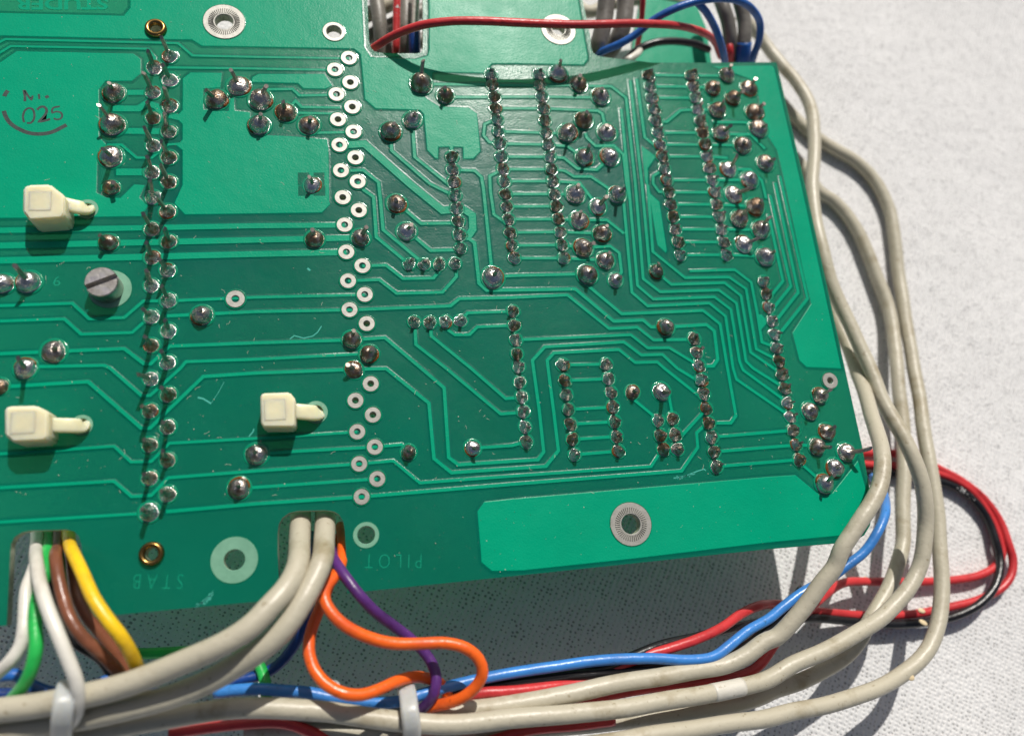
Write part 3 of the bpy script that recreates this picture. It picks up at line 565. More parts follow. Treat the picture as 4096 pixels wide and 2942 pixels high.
for u, v, rl, rh in EYES:
    c = P(u, v); q = mmu(u, v); R1, R0 = rl * q, rh * q; V = []; F = []; n = 32
    prof = [(R1 * 1.0, 0)] + [((R1 + R0) / 2 + (R1 - R0) / 2 * cos(a), .15 + .62 * sin(a)) for a in np.linspace(0, pi, 9)] + [(R0, -1.6)]
    for r, z in prof:
        for j in range(n): V.append((r * cos(2 * pi * j / n) * MM, r * sin(2 * pi * j / n) * MM, z * MM))
    for i in range(len(prof) - 1):
        for j in range(n): F.append((i * n + j, i * n + (j + 1) % n, (i + 1) * n + (j + 1) % n, (i + 1) * n + j))
    obj('eyelet', mesh_from('eyelet', V, F, M_BRASS, None, True), board, (c[0] * MM, c[1] * MM, .06 * MM))

# etched and stamped writing (the board lies upside down: lettering turned half round)
def put_text(name, s, U, V, wu, hu, mat, z0, z1, rot=pi, bold=0, sx=1.0):
    Vv, F = text_faces(s, bold); xs = [v.x for v in Vv]; ys = [v.y for v in Vv]
    mx, my = (max(xs) + min(xs)) / 2, (max(ys) + min(ys)) / 2
    c = P(U, V); q = mmu(U, V); w = wu * q; h = hu * float(np.linalg.norm(P(U, V + 10) - P(U, V - 10)) / 20)
    ax = P(U + 60, V) - c; base = math.atan2(ax[1], ax[0])
    kx, ky = w / (max(xs) - min(xs)), h / (max(ys) - min(ys)); out = []
    for v in Vv:
        x, y = (v.x - mx) * kx, (v.y - my) * ky; a = rot
        out.append((x * cos(a) - y * sin(a), x * sin(a) + y * cos(a)))
    n = len(out); VV = [(x * MM, y * MM, z1 * MM) for x, y in out] + [(x * MM, y * MM, z0 * MM) for x, y in out]; FF = list(F)
    cnt = {}
    for f in F:
        for a_, b_ in zip(f, f[1:] + f[:1]): cnt[(a_, b_)] = 1
    for (a_, b_) in cnt:
        if (b_, a_) not in cnt: FF.append((a_, a_ + n, b_ + n, b_))
    o = obj(name, mesh_from(name, VV, FF, mat), board, (c[0] * MM, c[1] * MM, 0)); o.rotation_euler = (0, 0, base)
    return o
put_text('lettering', 'STUDER', 545, 38, 830, 105, M_COPPER, -.01, .052, pi, .028)
put_text('lettering', 'S T A B', 1400, 4882.6 + 262, 440, 128, M_ETCH, -.01, .030, pi, -.022)
put_text('lettering', 'P I L O T', 2266 + 1215, 4882.6 + 82, 500, 122, M_ETCH, -.01, .030, pi, -.022)
put_text('lettering', '6', 505, 1629 + 860, 62, 85, M_ETCH, -.01, .045, 0, -.01)
# ink stamp
def ink(pts, w):
    L = [P2(u, v) for u, v in pts]; L = [tuple(a) for a in catmull([(x, y, 0) for x, y in L], .25)[:, :2]]
    V, F = prism(strip_poly(L, 1.5 * w * mmu(*pts[0])), .04, .084, .01); obj('stamp_mark', mesh_from('stamp_mark', V, F, M_INK), board)
ink([(35, 985), (55, 1040), (100, 1100), (180, 1150), (270, 1182), (370, 1188), (460, 1172), (530, 1140), (590, 1108)], 26)
ink([(72, 805), (52, 830), (40, 855)], 26); ink([(212, 800), (222, 850), (222, 900)], 16); ink([(222, 805), (250, 850), (280, 885), (290, 850)], 12); ink([(345, 835), (350, 880)], 12); ink([(410, 850), (425, 870)], 22)
ink([(215, 1085), (205, 1040), (220, 985), (255, 960), (290, 970), (305, 1010), (300, 1060), (275, 1090), (240, 1092)], 13)
ink([(330, 975), (360, 950), (395, 950), (415, 980), (400, 1020), (365, 1060), (350, 1078), (400, 1070), (445, 1058)], 16)
ink([(530, 945), (470, 960), (465, 1000), (500, 990), (540, 1000), (552, 1030), (535, 1055), (500, 1060), (478, 1050)], 12)
# scratches in the mask
def scratch(pts, w):
    L = [P2(u, v) for u, v in pts]; V, F = prism(strip_poly(L, w * .018), .0, .012, .0)
    obj('scratch', mesh_from('scratch', V, F, M_SCR), board)
def feather(a, b_, n, jit):
    for k in range(n):
        f = (k + rng.random()) / n; u = a[0] + (b_[0] - a[0]) * f; v = a[1] + (b_[1] - a[1]) * f
        scratch([(u, v), (u + rng.uniform(-.3, 1) * jit, v + rng.uniform(-1, 1) * jit * .8)], rng.uniform(4, 9))
scratch([(2266 + 300, 2999), (2266 + 340, 2970), (2266 + 420, 2992), (2266 + 500, 2975), (2266 + 545, 2940), (2266 + 580, 2885)], 9)
scratch([(1750, 3258 + 258), (1800, 3258 + 270), (1868, 3258 + 312)], 14); scratch([(1868, 3258 + 312), (1930, 3258 + 220), (1985, 3258 + 120)], 4)
scratch([(4532 + 1430, 3258 + 972), (4532 + 1530, 3258 + 955), (4532 + 1640, 3258 + 910), (4532 + 1700, 3258 + 892), (4532 + 1715, 3258 + 905)], 10); feather((4532 + 1440, 3258 + 970), (4532 + 1600, 3258 + 940), 16, 30)
feather((1735, 4882 + 480), (1885, 4882 + 372), 22, 38); scratch([(1735, 4882 + 482), (1885, 4882 + 370)], 10)
scratch([(2200, 3258 + 610), (2240, 3258 + 560), (2248, 3258 + 535)], 10); scratch([(2266 + 455, 1629 + 745), (2266 + 480, 1629 + 765)], 18)
# underside housing that carries the board
bm = bmesh.new(); bmesh.ops.create_cube(bm, size=1)
me = bpy.data.meshes.new('component_housing'); bmesh.ops.bevel(bm, geom=bm.edges[:], offset=.03, segments=2, affect='EDGES'); bm.to_mesh(me); bm.free(); me.materials.append(M_BLACKBOX)
for x, y, sx, sy in [(16, -26, 24, 26), (50, -26, 22, 26), (-22, -28, 16, 26)]:
    o = obj('component_housing', me, board, (x * MM, y * MM, (ZC - TH) / 2 * MM)); o.scale = (sx * MM, sy * MM, (-ZC - TH) * MM)

# ------------------------------------------------------------------ screw
def make_screw():
    U, V = 950, 1629 + 930; c = P(U, V); r = 150 * mmu(U, V) * .98; bm = bmesh.new(); h1, h2 = 2.0, 3.1; sw = .42; n = 40
    ang = radians(22)
    r_ = bmesh.ops.create_cone(bm, cap_ends=True, segments=n, radius1=r, radius2=r, depth=h1); bmesh.ops.translate(bm, verts=r_['verts'], vec=(0, 0, h1 / 2))
    for s in (1, -1):
        a0 = math.asin(sw / r); L = [(r * cos(a), r * sin(a)) for a in np.linspace(a0, pi - a0, 22)]
        for rr, z in ((1.0, h1 - .01), (1.0, h2 - .18), (.93, h2)): pass
        rings = [[bm.verts.new((x * k, (y * k if z < h2 else sw + (y - sw) * .94) * s, z)) for x, y in L] for k, z in ((1.0, h1 - .02), (1.0, h2 - .16), (.945, h2))]
        for A, B in zip(rings, rings[1:]):
            for i in range(len(L)):
                j = (i + 1) % len(L); bm.faces.new((A[i], A[j], B[j], B[i]))
        bm.faces.new(rings[-1])
    bmesh.ops.recalc_face_normals(bm, faces=bm.faces)
    bmesh.ops.scale(bm, vec=(MM,) * 3, verts=bm.verts); bmesh.ops.rotate(bm, cent=(0, 0, 0), matrix=Matrix.Rotation(ang, 3, 'Z'), verts=bm.verts)
    me = bpy.data.meshes.new('slotted_screw'); bm.to_mesh(me); bm.free(); me.materials.append(M_ZINC)
    o = obj('slotted_screw', me, None, (c[0] * MM, c[1] * MM, .09 * MM)); tag(o, 'grey slotted cheese-head screw fixed into the green board', 'screw')
make_screw()

# ------------------------------------------------------------------ nylon tie heads standing on the board
def tie_head(outline, z1, strap, label, sw):
    root = bpy.data.objects.new('nylon_tie', None); COL.objects.link(root)
    top = [P2(u, v, z1) for u, v in outline]; cx = np.mean([a[0] for a in top]); cy = np.mean([a[1] for a in top]); root.location = (cx * MM, cy * MM, .06 * MM)
    bm = bmesh.new(); A = [bm.verts.new(((x - cx) * MM, (y - cy) * MM, 0)) for x, y in top]; B = [bm.verts.new(((x - cx) * MM, (y - cy) * MM, z1 * MM)) for x, y in top]
    bm.faces.new(A[::-1]); bm.faces.new(B)
    for i in range(len(A)): j = (i + 1) % len(A); bm.faces.new((A[i], A[j], B[j], B[i]))
    bmesh.ops.recalc_face_normals(bm, faces=bm.faces)
    bmesh.ops.bevel(bm, geom=bm.edges[:], offset=.26 * MM, segments=2, affect='EDGES', clamp_overlap=True)
    me = bpy.data.meshes.new('head'); bm.to_mesh(me); bm.free(); me.materials.append(M_NYLON); me.polygons.foreach_set('use_smooth', [f.area < 1.2e-6 for f in me.polygons])
    obj('head', me, root)
    Vq, Fq = prism([(-1.9, -1.5), (1.1, -1.5), (1.1, 1.6), (-1.9, 1.6)], z1 - .2, z1 + .08, .10)
    obj('moulded_rib', mesh_from('moulded_rib', Vq, Fq, M_NYLON), root)
    path = catmull([P(u, v, z) for u, v, z in strap], .25); path[:, 0] -= cx; path[:, 1] -= cy; path[:, 2] -= .06
    q = mmu(strap[0][0], strap[0][1]) * sw / 2
    obj('strap', tube_mesh('strap', path, q, q * .5, M_NYLON, 24, 0, .45), root)
    tag(root, label, 'cable tie')
tie_head(W(0, 1, [(205, 30), (250, 5), (440, 0), (570, 100), (575, 250), (545, 300), (260, 318), (200, 240)]), 4.6, W(0, 1, [(560, 175, 2.6), (640, 195, 2.2), (715, 210, 1.9), (765, 222, 1.0), (785, 228, -.6), (788, 230, -2.2)]), 'ivory nylon tie head nearest the stamped number', 130)
tie_head(W(0, 2, [(40, 350), (80, 335), (320, 330), (425, 380), (428, 600), (390, 640), (115, 655), (40, 590)]), 4.4, W(0, 2, [(420, 500, 2.2), (520, 505, 2.2), (640, 508, 1.8), (715, 512, .9), (745, 512, -.8), (748, 512, -2.2)]), 'ivory nylon tie head above the brown and yellow wire notch', 140)
tie_head(W(1, 2, [(38, 235), (60, 220), (300, 212), (350, 275), (350, 500), (330, 520), (60, 520), (42, 480)]), 4.2, W(1, 2, [(340, 380, 2.2), (420, 388, 2.0), (490, 395, 1.6), (535, 398, .6), (556, 398, -.8), (558, 398, -2.2)]), 'square ivory nylon tie head above the paired grey cable notch', 140)

# ------------------------------------------------------------------ wires and cables
def wire(name, label, cat, mat, r, segs, wob=.012, step=.7, group=None):
    pts = [P(*p) for s in segs for p in s]
    path = catmull(pts, step)
    path = path[np.concatenate([[True], np.linalg.norm(np.diff(path, axis=0), axis=1) > 1e-4])]
    d = np.concatenate([[0], np.cumsum(np.linalg.norm(np.diff(path, axis=0), axis=1))]); ph = [rng.random() * 6.28 for _ in range(4)]
    T, N, B = frames(path); k = .05 * r
    path = path + N * (k * (np.sin(d / 4.3 + ph[0]) + .7 * np.sin(d / 2.1 + ph[1])))[:, None] + B * (k * np.sin(d / 3.7 + ph[2]))[:, None]
    path[:, 2] = np.maximum(path[:, 2], ZC + r * .9)
    me = tube_mesh(name, path, r, r, WM[mat], 18, wob)
    o = obj(name, me); tag(o, label, cat, group)
    return o, path
GC = 'grey cables looping round the board'
RG = 1.42
cab_a, cab_a_path = wire('grey_cable', 'grey cable running beside the board edge then diagonally over its neighbours', 'cable', 'grey', RG, [
    W(3, 0, [(-260, 120, -20), (-100, 290, -21), (0, 420, -21), (130, 590, -20), (260, 740, -19), (350, 880, -18), (395, 1020, -17), (410, 1200, -16), (400, 1450, -15)]),
    W(3, 1, [(395, 50, -14), (420, 300, -13), (470, 560, -12), (545, 830, -12), (640, 1060, -12), (740, 1270, -11.5), (830, 1480, -11)]),
    W(3, 2, [(920, 60, -10), (1010, 270, -9), (1110, 450, -8), (1210, 630, -7), (1290, 800, -6.5), (1350, 980, -6.5), (1385, 1180, -7), (1395, 1400, -8)]),
    W(3, 3, [(1375, 0, -8.5), (1330, 160, -9), (1240, 330, -9), (1120, 470, -9), (970, 600, -8.5), (810, 705, -8), (640, 805, -7.5), (440, 905, -7), (220, 1000, -6.5)]),
    W(2, 3, [(2266, 1120, -6), (2000, 1200, -5), (1700, 1262, -4), (1400, 1315, -3), (1000, 1375, -2), (600, 1425, -1.5), (250, 1455, -1)]),
    W(1, 3, [(2266, 1480, -1), (1950, 1508, -.5), (1650, 1520, 0), (1380, 1510, 0), (1100, 1478, 0), (750, 1435, 0), (400, 1395, 0), (100, 1372, 0)]),
    W(0, 3, [(2100, 1380, 0), (1800, 1418, 0), (1400, 1490, 0), (1000, 1565, 0), (600, 1625, 0), (200, 1670, 0), (-200, 1700, 0)])], group=GC)
wire('grey_cable', 'grey cable bent over the chamfered board corner beside the blue wire', 'cable', 'grey', RG, [
    W(3, 1, [(440, 700, -19), (520, 950, -19), (610, 1200, -18), (715, 1440, -16)]),
    W(3, 2, [(800, 60, -13), (880, 300, -8), (960, 540, -3), (1005, 720, .5), (1012, 870, 2), (985, 1030, 2.6), (925, 1175, 3), (835, 1330, 3), (745, 1470, 2.6), (650, 1610, 2)]),
    W(3, 3, [(590, 130, 1), (475, 275, 0), (360, 430, -1), (220, 600, -2), (80, 750, -3)]),
    W(2, 3, [(2240, 800, -3.5), (2080, 915, -4), (1890, 1000, -4.5), (1650, 1045, -4.5), (1400, 1085, -4), (1100, 1135, -3.5), (800, 1195, -3), (500, 1260, -3), (250, 1310, -3)]),
    W(1, 3, [(2266, 1345, -3), (1950, 1390, -3.5), (1700, 1420, -4), (1350, 1440, -4.5), (900, 1420, -5), (300, 1400, -5)])], group=GC)
wire('grey_cable', 'outermost grey cable making the widest loop over the white cloth', 'cable', 'grey', RG, [
    W(3, 0, [(-200, 640, -24.1), (60, 850, -24.1), (200, 1000, -24.1), (330, 1130, -24.1), (480, 1250, -24.1), (620, 1340, -24.1), (760, 1420, -24.1), (880, 1520, -24.1), (960, 1620, -24.1)]),
    W(3, 1, [(1030, 120, -24.1), (1085, 260, -24.1), (1112, 430, -24), (1135, 620, -24), (1160, 820, -24), (1190, 1020, -23.5), (1222, 1220, -23), (1255, 1420, -22)]),
    W(3, 2, [(1295, 30, -21), (1330, 220, -20), (1362, 420, -19), (1395, 630, -18), (1430, 850, -17), (1465, 1060, -16.5), (1495, 1280, -16), (1515, 1500, -15.5)]),
    W(3, 3, [(1530, 30, -15), (1540, 220, -14.5), (1532, 420, -14), (1505, 620, -13.5), (1440, 810, -13), (1335, 965, -12.5), (1180, 1095, -12), (1000, 1190, -11), (750, 1282, -10), (500, 1355, -9), (250, 1412, -8)]),
    W(2, 3, [(2266, 1470, -7), (2000, 1505, -6), (1700, 1550, -5), (1400, 1600, -4), (1000, 1665, -3), (600, 1720, -3), (0, 1780, -3)])], group=GC)
wire('grey_cable', 'grey cable between the board-side cable and the outermost loop', 'cable', 'grey', RG, [
    W(3, 0, [(60, 1180, -24.1), (180, 1330, -24.1), (320, 1500, -24.1)]), W(3, 1, [(460, 70, -24.1), (570, 140, -24.1), (690, 265, -24.1), (800, 430, -24.1), (885, 620, -24), (965, 820, -24), (1040, 1010, -23.8), (1090, 1210, -23.3), (1120, 1420, -22.5)]),
    W(3, 2, [(1145, 10, -21.5), (1165, 220, -21), (1185, 440, -20.5), (1200, 680, -20), (1205, 920, -19), (1200, 1150, -18.5), (1195, 1350, -18), (1188, 1550, -17.5)]),
    W(3, 3, [(1168, 20, -17), (1130, 160, -16.5), (1075, 310, -16), (1000, 450, -15.5), (920, 590, -15), (820, 760, -15), (700, 900, -14.5), (520, 1030, -14), (300, 1140, -13), (50, 1230, -12)]),
    W(2, 3, [(2200, 1280, -11), (1900, 1360, -10), (1500, 1430, -9.5), (1000, 1490, -9), (400, 1545, -8.5)]), W(1, 3, [(2266, 1590, -8), (1700, 1600, -8), (1000, 1590, -7), (400, 1575, -7), (-100, 1580, -7)])], group=GC)
wire('grey_cable', 'left grey cable of the pair passing up through the board notch', 'cable', 'grey', 1.58, [
    W(1, 2, [(405, 1080, -16), (395, 1180, -10), (392, 1290, -5.5), (394, 1420, -1.5), (393, 1560, 2)]), W(1, 3, [(375, 80, 6), (335, 200, 7.5), (255, 335, 9), (130, 475, 10)]),
    W(0, 3, [(2240, 635, 10.5), (2090, 745, 10.5), (1880, 865, 10), (1600, 995, 9), (1300, 1110, 8), (1000, 1205, 7), (700, 1280, 6), (400, 1340, 5), (0, 1405, 4), (-250, 1440, 4)])])
wire('grey_cable', 'right grey cable of the pair passing up through the board notch', 'cable', 'grey', 1.58, [
    W(1, 2, [(620, 1080, -16), (616, 1180, -10), (614, 1290, -5.5), (613, 1420, -1.5), (600, 1560, 2)]), W(1, 3, [(575, 80, 6), (525, 220, 7), (440, 400, 8), (325, 590, 8.5), (180, 755, 8.5), (10, 890, 8)]),
    W(0, 3, [(2110, 1000, 7), (1880, 1125, 6), (1600, 1240, 5), (1300, 1340, 4.5), (1000, 1415, 4), (700, 1475, 3), (300, 1545, 2), (0, 1590, 1.5), (-250, 1620, 1)])])
wire('white_wire', 'long white wire crossing down in front of the brown wires to the tie', 'wire', 'white', .86, [
    W(0, 2, [(330, 1380, -13), (325, 1480, -7), (318, 1590, -2.5)]), W(0, 3, [(325, 80, 4), (350, 250, 7), (415, 470, 9), (510, 730, 10), (595, 950, 10), (665, 1120, 9.5), (695, 1260, 8.5), (690, 1390, 7), (640, 1500, 4.5), (540, 1570, 2)])])
wire('white_wire', 'short white wire curving away behind the green wire', 'wire', 'white', .86, [
    W(0, 2, [(370, 1420, -14), (360, 1560, -8)]), W(0, 3, [(330, 60, -3), (285, 190, 0), (235, 330, 2), (220, 520, 3), (212, 680, 4), (180, 830, 4), (100, 955, 4), (0, 1055, 3), (-160, 1180, 2)])])
wire('green_wire', 'green wire descending between the two white wires', 'wire', 'green', .86, [
    W(0, 2, [(420, 1420, -12), (416, 1540, -6)]), W(0, 3, [(415, 20, -1), (405, 170, 2), (350, 330, 3), (315, 500, 4), (312, 660, 4.5), (325, 810, 5), (305, 960, 5), (245, 1120, 4), (150, 1250, 2), (60, 1340, 0), (-60, 1420, -2)])])
wire('green_wire', 'green wire lying behind the yellow wire across the shaded cloth', 'wire', 'green', .84, [
    W(0, 2, [(560, 1400, -16), (575, 1560, -12)]), W(0, 3, [(588, 80, -8), (602, 200, -6), (600, 330, -6), (590, 520, -8), (640, 680, -10), (780, 800, -11), (980, 880, -12), (1230, 900, -12), (1480, 890, -11), (1750, 868, -10), (2050, 850, -9), (2240, 930, -8)]), W(1, 3, [(50, 1050, -7), (85, 1180, -6), (90, 1300, -6), (60, 1440, -6)])])
wire('brown_wire', 'brown wire in front, beside the long white wire', 'wire', 'brown', .84, [
    W(0, 2, [(515, 1380, -15), (510, 1480, -9), (505, 1580, -4)]), W(0, 3, [(495, 60, 2), (515, 220, 4), (565, 430, 5), (625, 600, 6), (725, 750, 6), (855, 870, 5), (980, 980, 3), (1080, 1090, 1), (1160, 1200, -1)])])
wire('brown_wire', 'brown wire tucked behind the yellow wire', 'wire', 'brown', .82, [
    W(0, 2, [(600, 1400, -14), (610, 1560, -9)]), W(0, 3, [(630, 60, -5), (645, 210, -2), (685, 400, 0), (770, 575, 0), (890, 720, -1), (990, 850, -2), (1080, 990, -3), (1180, 1120, -4)])])
wire('yellow_wire', 'bright yellow wire coming out of the board notch', 'wire', 'yellow', .90, [
    W(0, 2, [(600, 1360, -14), (605, 1450, -8), (622, 1550, -2.5)]), W(0, 3, [(650, 20, 3), (730, 200, 6), (830, 415, 8), (950, 595, 8.5), (1075, 755, 8), (1170, 910, 6), (1225, 1050, 3), (1240, 1170, 0)])])
wire('black_wire', 'short black wire behind the brown wires', 'wire', 'black', .84, [
    W(0, 3, [(450, 60, -8), (462, 260, -5), (490, 480, -5), (570, 690, -5), (720, 830, -6), (890, 940, -6), (980, 1060, -6), (1010, 1180, -6)])])
wire('blue_wire', 'dark blue wire lying under the green wire and tie', 'wire', 'midblue', .86, [
    W(0, 3, [(-220, 1100, -2), (20, 1095, -1), (140, 1090, -1), (300, 1190, -1), (480, 1245, -2), (700, 1235, -3), (900, 1160, -5), (1100, 1080, -8), (1300, 1060, -10)])])
wire('blue_wire', 'dark blue wire curving down behind the paired grey cables', 'wire', 'navy', .84, [
    W(1, 2, [(490, 1480, -14), (488, 1580, -8)]), W(1, 3, [(488, 60, -5), (480, 300, -5), (440, 600, -6), (340, 820, -7), (190, 1000, -8), (60, 1080, -8)]), W(0, 3, [(2140, 1130, -8), (1900, 1200, -8), (1500, 1250, -8), (900, 1260, -8), (200, 1260, -7), (-200, 1260, -7)])])
wire('blue_wire', 'long light blue wire along the harness past the orange loop', 'wire', 'blue', .86, [
    W(0, 3, [(1900, 1240, -5), (2266, 1215, -4)]), W(1, 3, [(200, 1225, -4), (450, 1240, -3.5), (700, 1290, -3.5), (950, 1325, -3), (1250, 1322, -2.5), (1450, 1268, -2.5), (1700, 1195, -3), (1950, 1130, -3.5)]),
    W(2, 3, [(0, 1070, -4), (400, 1008, -4), (800, 962, -4), (1200, 940, -4), (1550, 955, -4), (1780, 925, -4.2), (1930, 825, -4.8), (2100, 695, -5.5)]), W(3, 3, [(10, 590, -6.2), (130, 490, -6.8), (330, 340, -7), (560, 220, -6.5), (720, 110, -6)]),
    W(3, 2, [(860, 1620, -5.5), (975, 1440, -5), (1032, 1300, -6), (1035, 1180, -9), (1000, 1060, -14), (930, 960, -18)])])
wire('black_wire', 'black wire with white printing in the loop on the white cloth', 'wire', 'black', .84, [
    W(3, 2, [(700, 890, -24.5), (880, 930, -24.5), (1150, 950, -24.5), (1350, 965, -24.5), (1540, 1010, -24.5)])]) if False else None
blk, blk_path = wire('black_wire', 'black wire with white printing in the loop on the white cloth', 'wire', 'black', .84, [
    W(3, 2, [(700, 900, -24.5), (880, 925, -24.5), (1150, 940, -24.5), (1380, 970, -24.5), (1560, 1015, -24.5), (1710, 1085, -24.5), (1850, 1200, -24.5), (1955, 1360, -24.5), (2020, 1540, -24)]),
    W(3, 3, [(2050, 30, -24), (2052, 170, -23.5), (1990, 330, -23), (1850, 475, -23), (1650, 570, -23.5), (1400, 625, -23.8), (1120, 640, -23.5), (800, 618, -22.5), (450, 590, -20), (100, 600, -17)]),
    W(2, 3, [(2020, 660, -13), (1680, 745, -9), (1350, 815, -7), (1050, 930, -6), (700, 1060, -6), (350, 1110, -6), (0, 1150, -6)]), W(1, 3, [(1950, 1190, -6), (1650, 1290, -6)])])
wire('black_wire', 'black wire pressed between the blue wire and grey cable', 'wire', 'black', .84, [
    W(3, 3, [(300, 330, -10), (200, 470, -9)]), W(2, 3, [(2240, 700, -7.5), (2050, 850, -6.5), (1800, 985, -6), (1450, 1020, -6), (1100, 1045, -6), (700, 1080, -5.5), (300, 1125, -5.5), (0, 1160, -5.5)]), W(1, 3, [(2000, 1205, -6), (1750, 1290, -6.5)])])
wire('red_wire', 'red wire on the outside of the loop on the white cloth', 'wire', 'red', .84, [
    W(3, 2, [(650, 735, -24.5), (850, 745, -24.5), (1150, 755, -24.5), (1350, 810, -24.5), (1540, 905, -24.5), (1720, 1000, -24.5), (1900, 1140, -24.5), (2050, 1350, -24.5), (2130, 1560, -24)]),
    W(3, 3, [(2165, 60, -24), (2155, 190, -24), (2080, 310, -24), (1900, 410, -24.4), (1650, 480, -24.4), (1400, 530, -24.3), (1100, 560, -24), (800, 560, -23), (480, 530, -21), (200, 475, -18), (20, 462, -16)]),
    W(2, 3, [(2180, 480, -13), (2030, 550, -11), (1830, 680, -8), (1620, 780, -6.5), (1380, 860, -6), (1150, 930, -6), (880, 1050, -6), (650, 1140, -6), (400, 1185, -5), (0, 1232, -4)]), W(1, 3, [(2000, 1250, -4), (1800, 1290, -5), (1600, 1350, -6)])])
wire('red_wire', 'red wire on the inside of the loop on the white cloth', 'wire', 'red', .84, [
    W(3, 2, [(650, 835, -24.5), (870, 850, -24.5), (1150, 865, -24.5), (1400, 905, -24.5), (1600, 965, -24.5), (1800, 1090, -24.5), (1960, 1300, -24.7), (2050, 1520, -24.7)]),
    W(3, 3, [(2070, 10, -24.7), (2030, 110, -24.7), (1900, 195, -24.6), (1650, 250, -24.5), (1300, 264, -24), (950, 262, -22.5), (680, 275, -20), (500, 380, -17), (330, 540, -14), (120, 740, -11)]),
    W(2, 3, [(2180, 1010, -9), (1950, 1110, -8), (1650, 1150, -7.5), (1200, 1210, -7), (700, 1290, -7), (200, 1380, -7)])])
wire('red_wire', 'red wire under the lowest cables of the harness', 'wire', 'red', .84, [
    W(0, 3, [(1500, 1600, -5), (1900, 1545, -5), (2200, 1515, -5)]), W(1, 3, [(250, 1515, -4.5), (480, 1590, -5.5), (800, 1720, -6.5), (1300, 1740, -6), (2000, 1690, -6)]), W(2, 3, [(100, 1580, -5), (500, 1540, -6), (900, 1495, -7)])])
wire('violet_wire', 'violet wire running from the notch to the lower tie', 'wire', 'violet', .82, [
    W(1, 2, [(640, 1480, -12), (665, 1590, -6)]), W(1, 3, [(695, 70, 0), (770, 190, 3), (905, 365, 4), (1050, 520, 3), (1205, 645, 1.5), (1350, 760, 0), (1470, 870, -1), (1560, 990, -1), (1597, 1110, -.5), (1580, 1240, -.5), (1520, 1340, -2), (1430, 1420, -4)])])
wire('orange_wire', 'orange wire with the long upper arc over the violet wire', 'wire', 'orange', .86, [
    W(1, 2, [(750, 1400, -12), (765, 1540, -5)]), W(1, 3, [(762, 40, -1), (735, 150, 1), (680, 240, 3), (620, 330, 4.5), (615, 430, 5.5), (690, 560, 6), (800, 660, 6), (950, 740, 5.5), (1180, 805, 5), (1440, 815, 4.5), (1680, 808, 4), (1860, 850, 4), (1975, 945, 3.5), (2010, 1060, 3), (1955, 1180, 2), (1830, 1285, 1), (1700, 1335, -.5), (1600, 1360, -2), (1450, 1400, -4)])])
wire('orange_wire', 'orange wire hanging in the low loop beneath its twin', 'wire', 'orange', .86, [
    W(1, 2, [(700, 1500, -13)]), W(1, 3, [(690, 130, -6), (640, 300, -3), (560, 500, -1), (500, 660, 0), (472, 800, 1), (478, 920, 2), (530, 1060, 3), (625, 1170, 3.5), (770, 1248, 4), (930, 1262, 3.5), (1090, 1215, 2.5), (1240, 1150, 1), (1400, 1110, -1.5), (1540, 1125, -3), (1650, 1180, -3), (1700, 1270, -3.5), (1640, 1370, -5)])])
# top edge
wire('red_wire', 'red wire arching over the upper edge of the board', 'wire', 'red', .74, [
    W(1, 0, [(960, 520, -9), (1010, 455, -4), (1060, 415, -1), (1200, 325, 2), (1460, 225, 5.5), (1720, 188, 7), (2000, 190, 7.6)]), W(2, 0, [(0, 200, 7.8), (450, 215, 7.6), (850, 215, 7), (1150, 210, 6), (1420, 222, 4.5), (1580, 250, 2), (1710, 300, -1), (1800, 380, -5), (1850, 500, -9)])])
o_red2, red2_path = wire('red_wire', 'red wire with white marks inside the upper notch', 'wire', 'red', .74, [W(1, 0, [(1262, -250, -4), (1250, -60, -5), (1245, 100, -6), (1242, 260, -7), (1238, 420, -8), (1235, 540, -11)])])
wire('white_wire', 'white wire inside the upper notch ending in a blue sleeve', 'wire', 'white', .72, [W(1, 0, [(1430, -250, -4), (1420, -60, -5), (1410, 120, -6), (1400, 320, -7)])])
wire('blue_sleeve', 'dark blue sleeve over the wire end in the upper notch', 'sleeve', 'navy', 1.15, [W(1, 0, [(1404, 280, -7), (1406, 380, -7.5), (1410, 470, -8.5), (1412, 580, -11)])])
wire('grey_cable', 'grey cable crossing slantwise beneath the upper notch', 'cable', 'grey', 1.5, [W(1, 0, [(800, 240, -16), (1000, 130, -15), (1180, 40, -14), (1360, -80, -13)])])
wire('grey_cable', 'shaded grey cable lowest inside the upper notch', 'cable', 'grey_dark_shaded', 1.5, [W(1, 0, [(850, 420, -18), (1050, 300, -17.5), (1300, 180, -17), (1560, 60, -17)])])
wire('grey_cable', 'thick dark grey cable beside the tab with the round land', 'cable', 'grey_dark_shaded', 1.75, [W(2, 0, [(845, -250, 1), (835, -60, 0), (825, 100, -1), (800, 260, -2), (755, 420, -4), (690, 560, -9)])])
wire('grey_cable', 'thick dark grey cable next to the brown-red wire', 'cable', 'grey_dark_shaded', 1.75, [W(2, 0, [(1010, -250, 0), (1005, -60, -1), (1000, 100, -2), (975, 240, -3), (920, 370, -5), (840, 490, -9)])])
wire('red_wire', 'dull red wire upright beside the dark grey cables', 'wire', 'red', .60, [W(2, 0, [(1170, -250, -2), (1160, -40, -3), (1150, 100, -5), (1135, 260, -8), (1110, 420, -12)])])
wire('blue_wire', 'blue wire making a tall arch above the board corner', 'wire', 'midblue', .74, [
    W(2, 0, [(690, 540, -7), (800, 460, -3), (950, 395, 0), (1110, 295, 2), (1240, 185, 4), (1410, 90, 6), (1600, 20, 7), (1800, -10, 7.5), (1990, 5, 7), (2120, 75, 5), (2195, 200, 2), (2190, 350, -1), (2145, 480, -4), (2100, 600, -8)])])
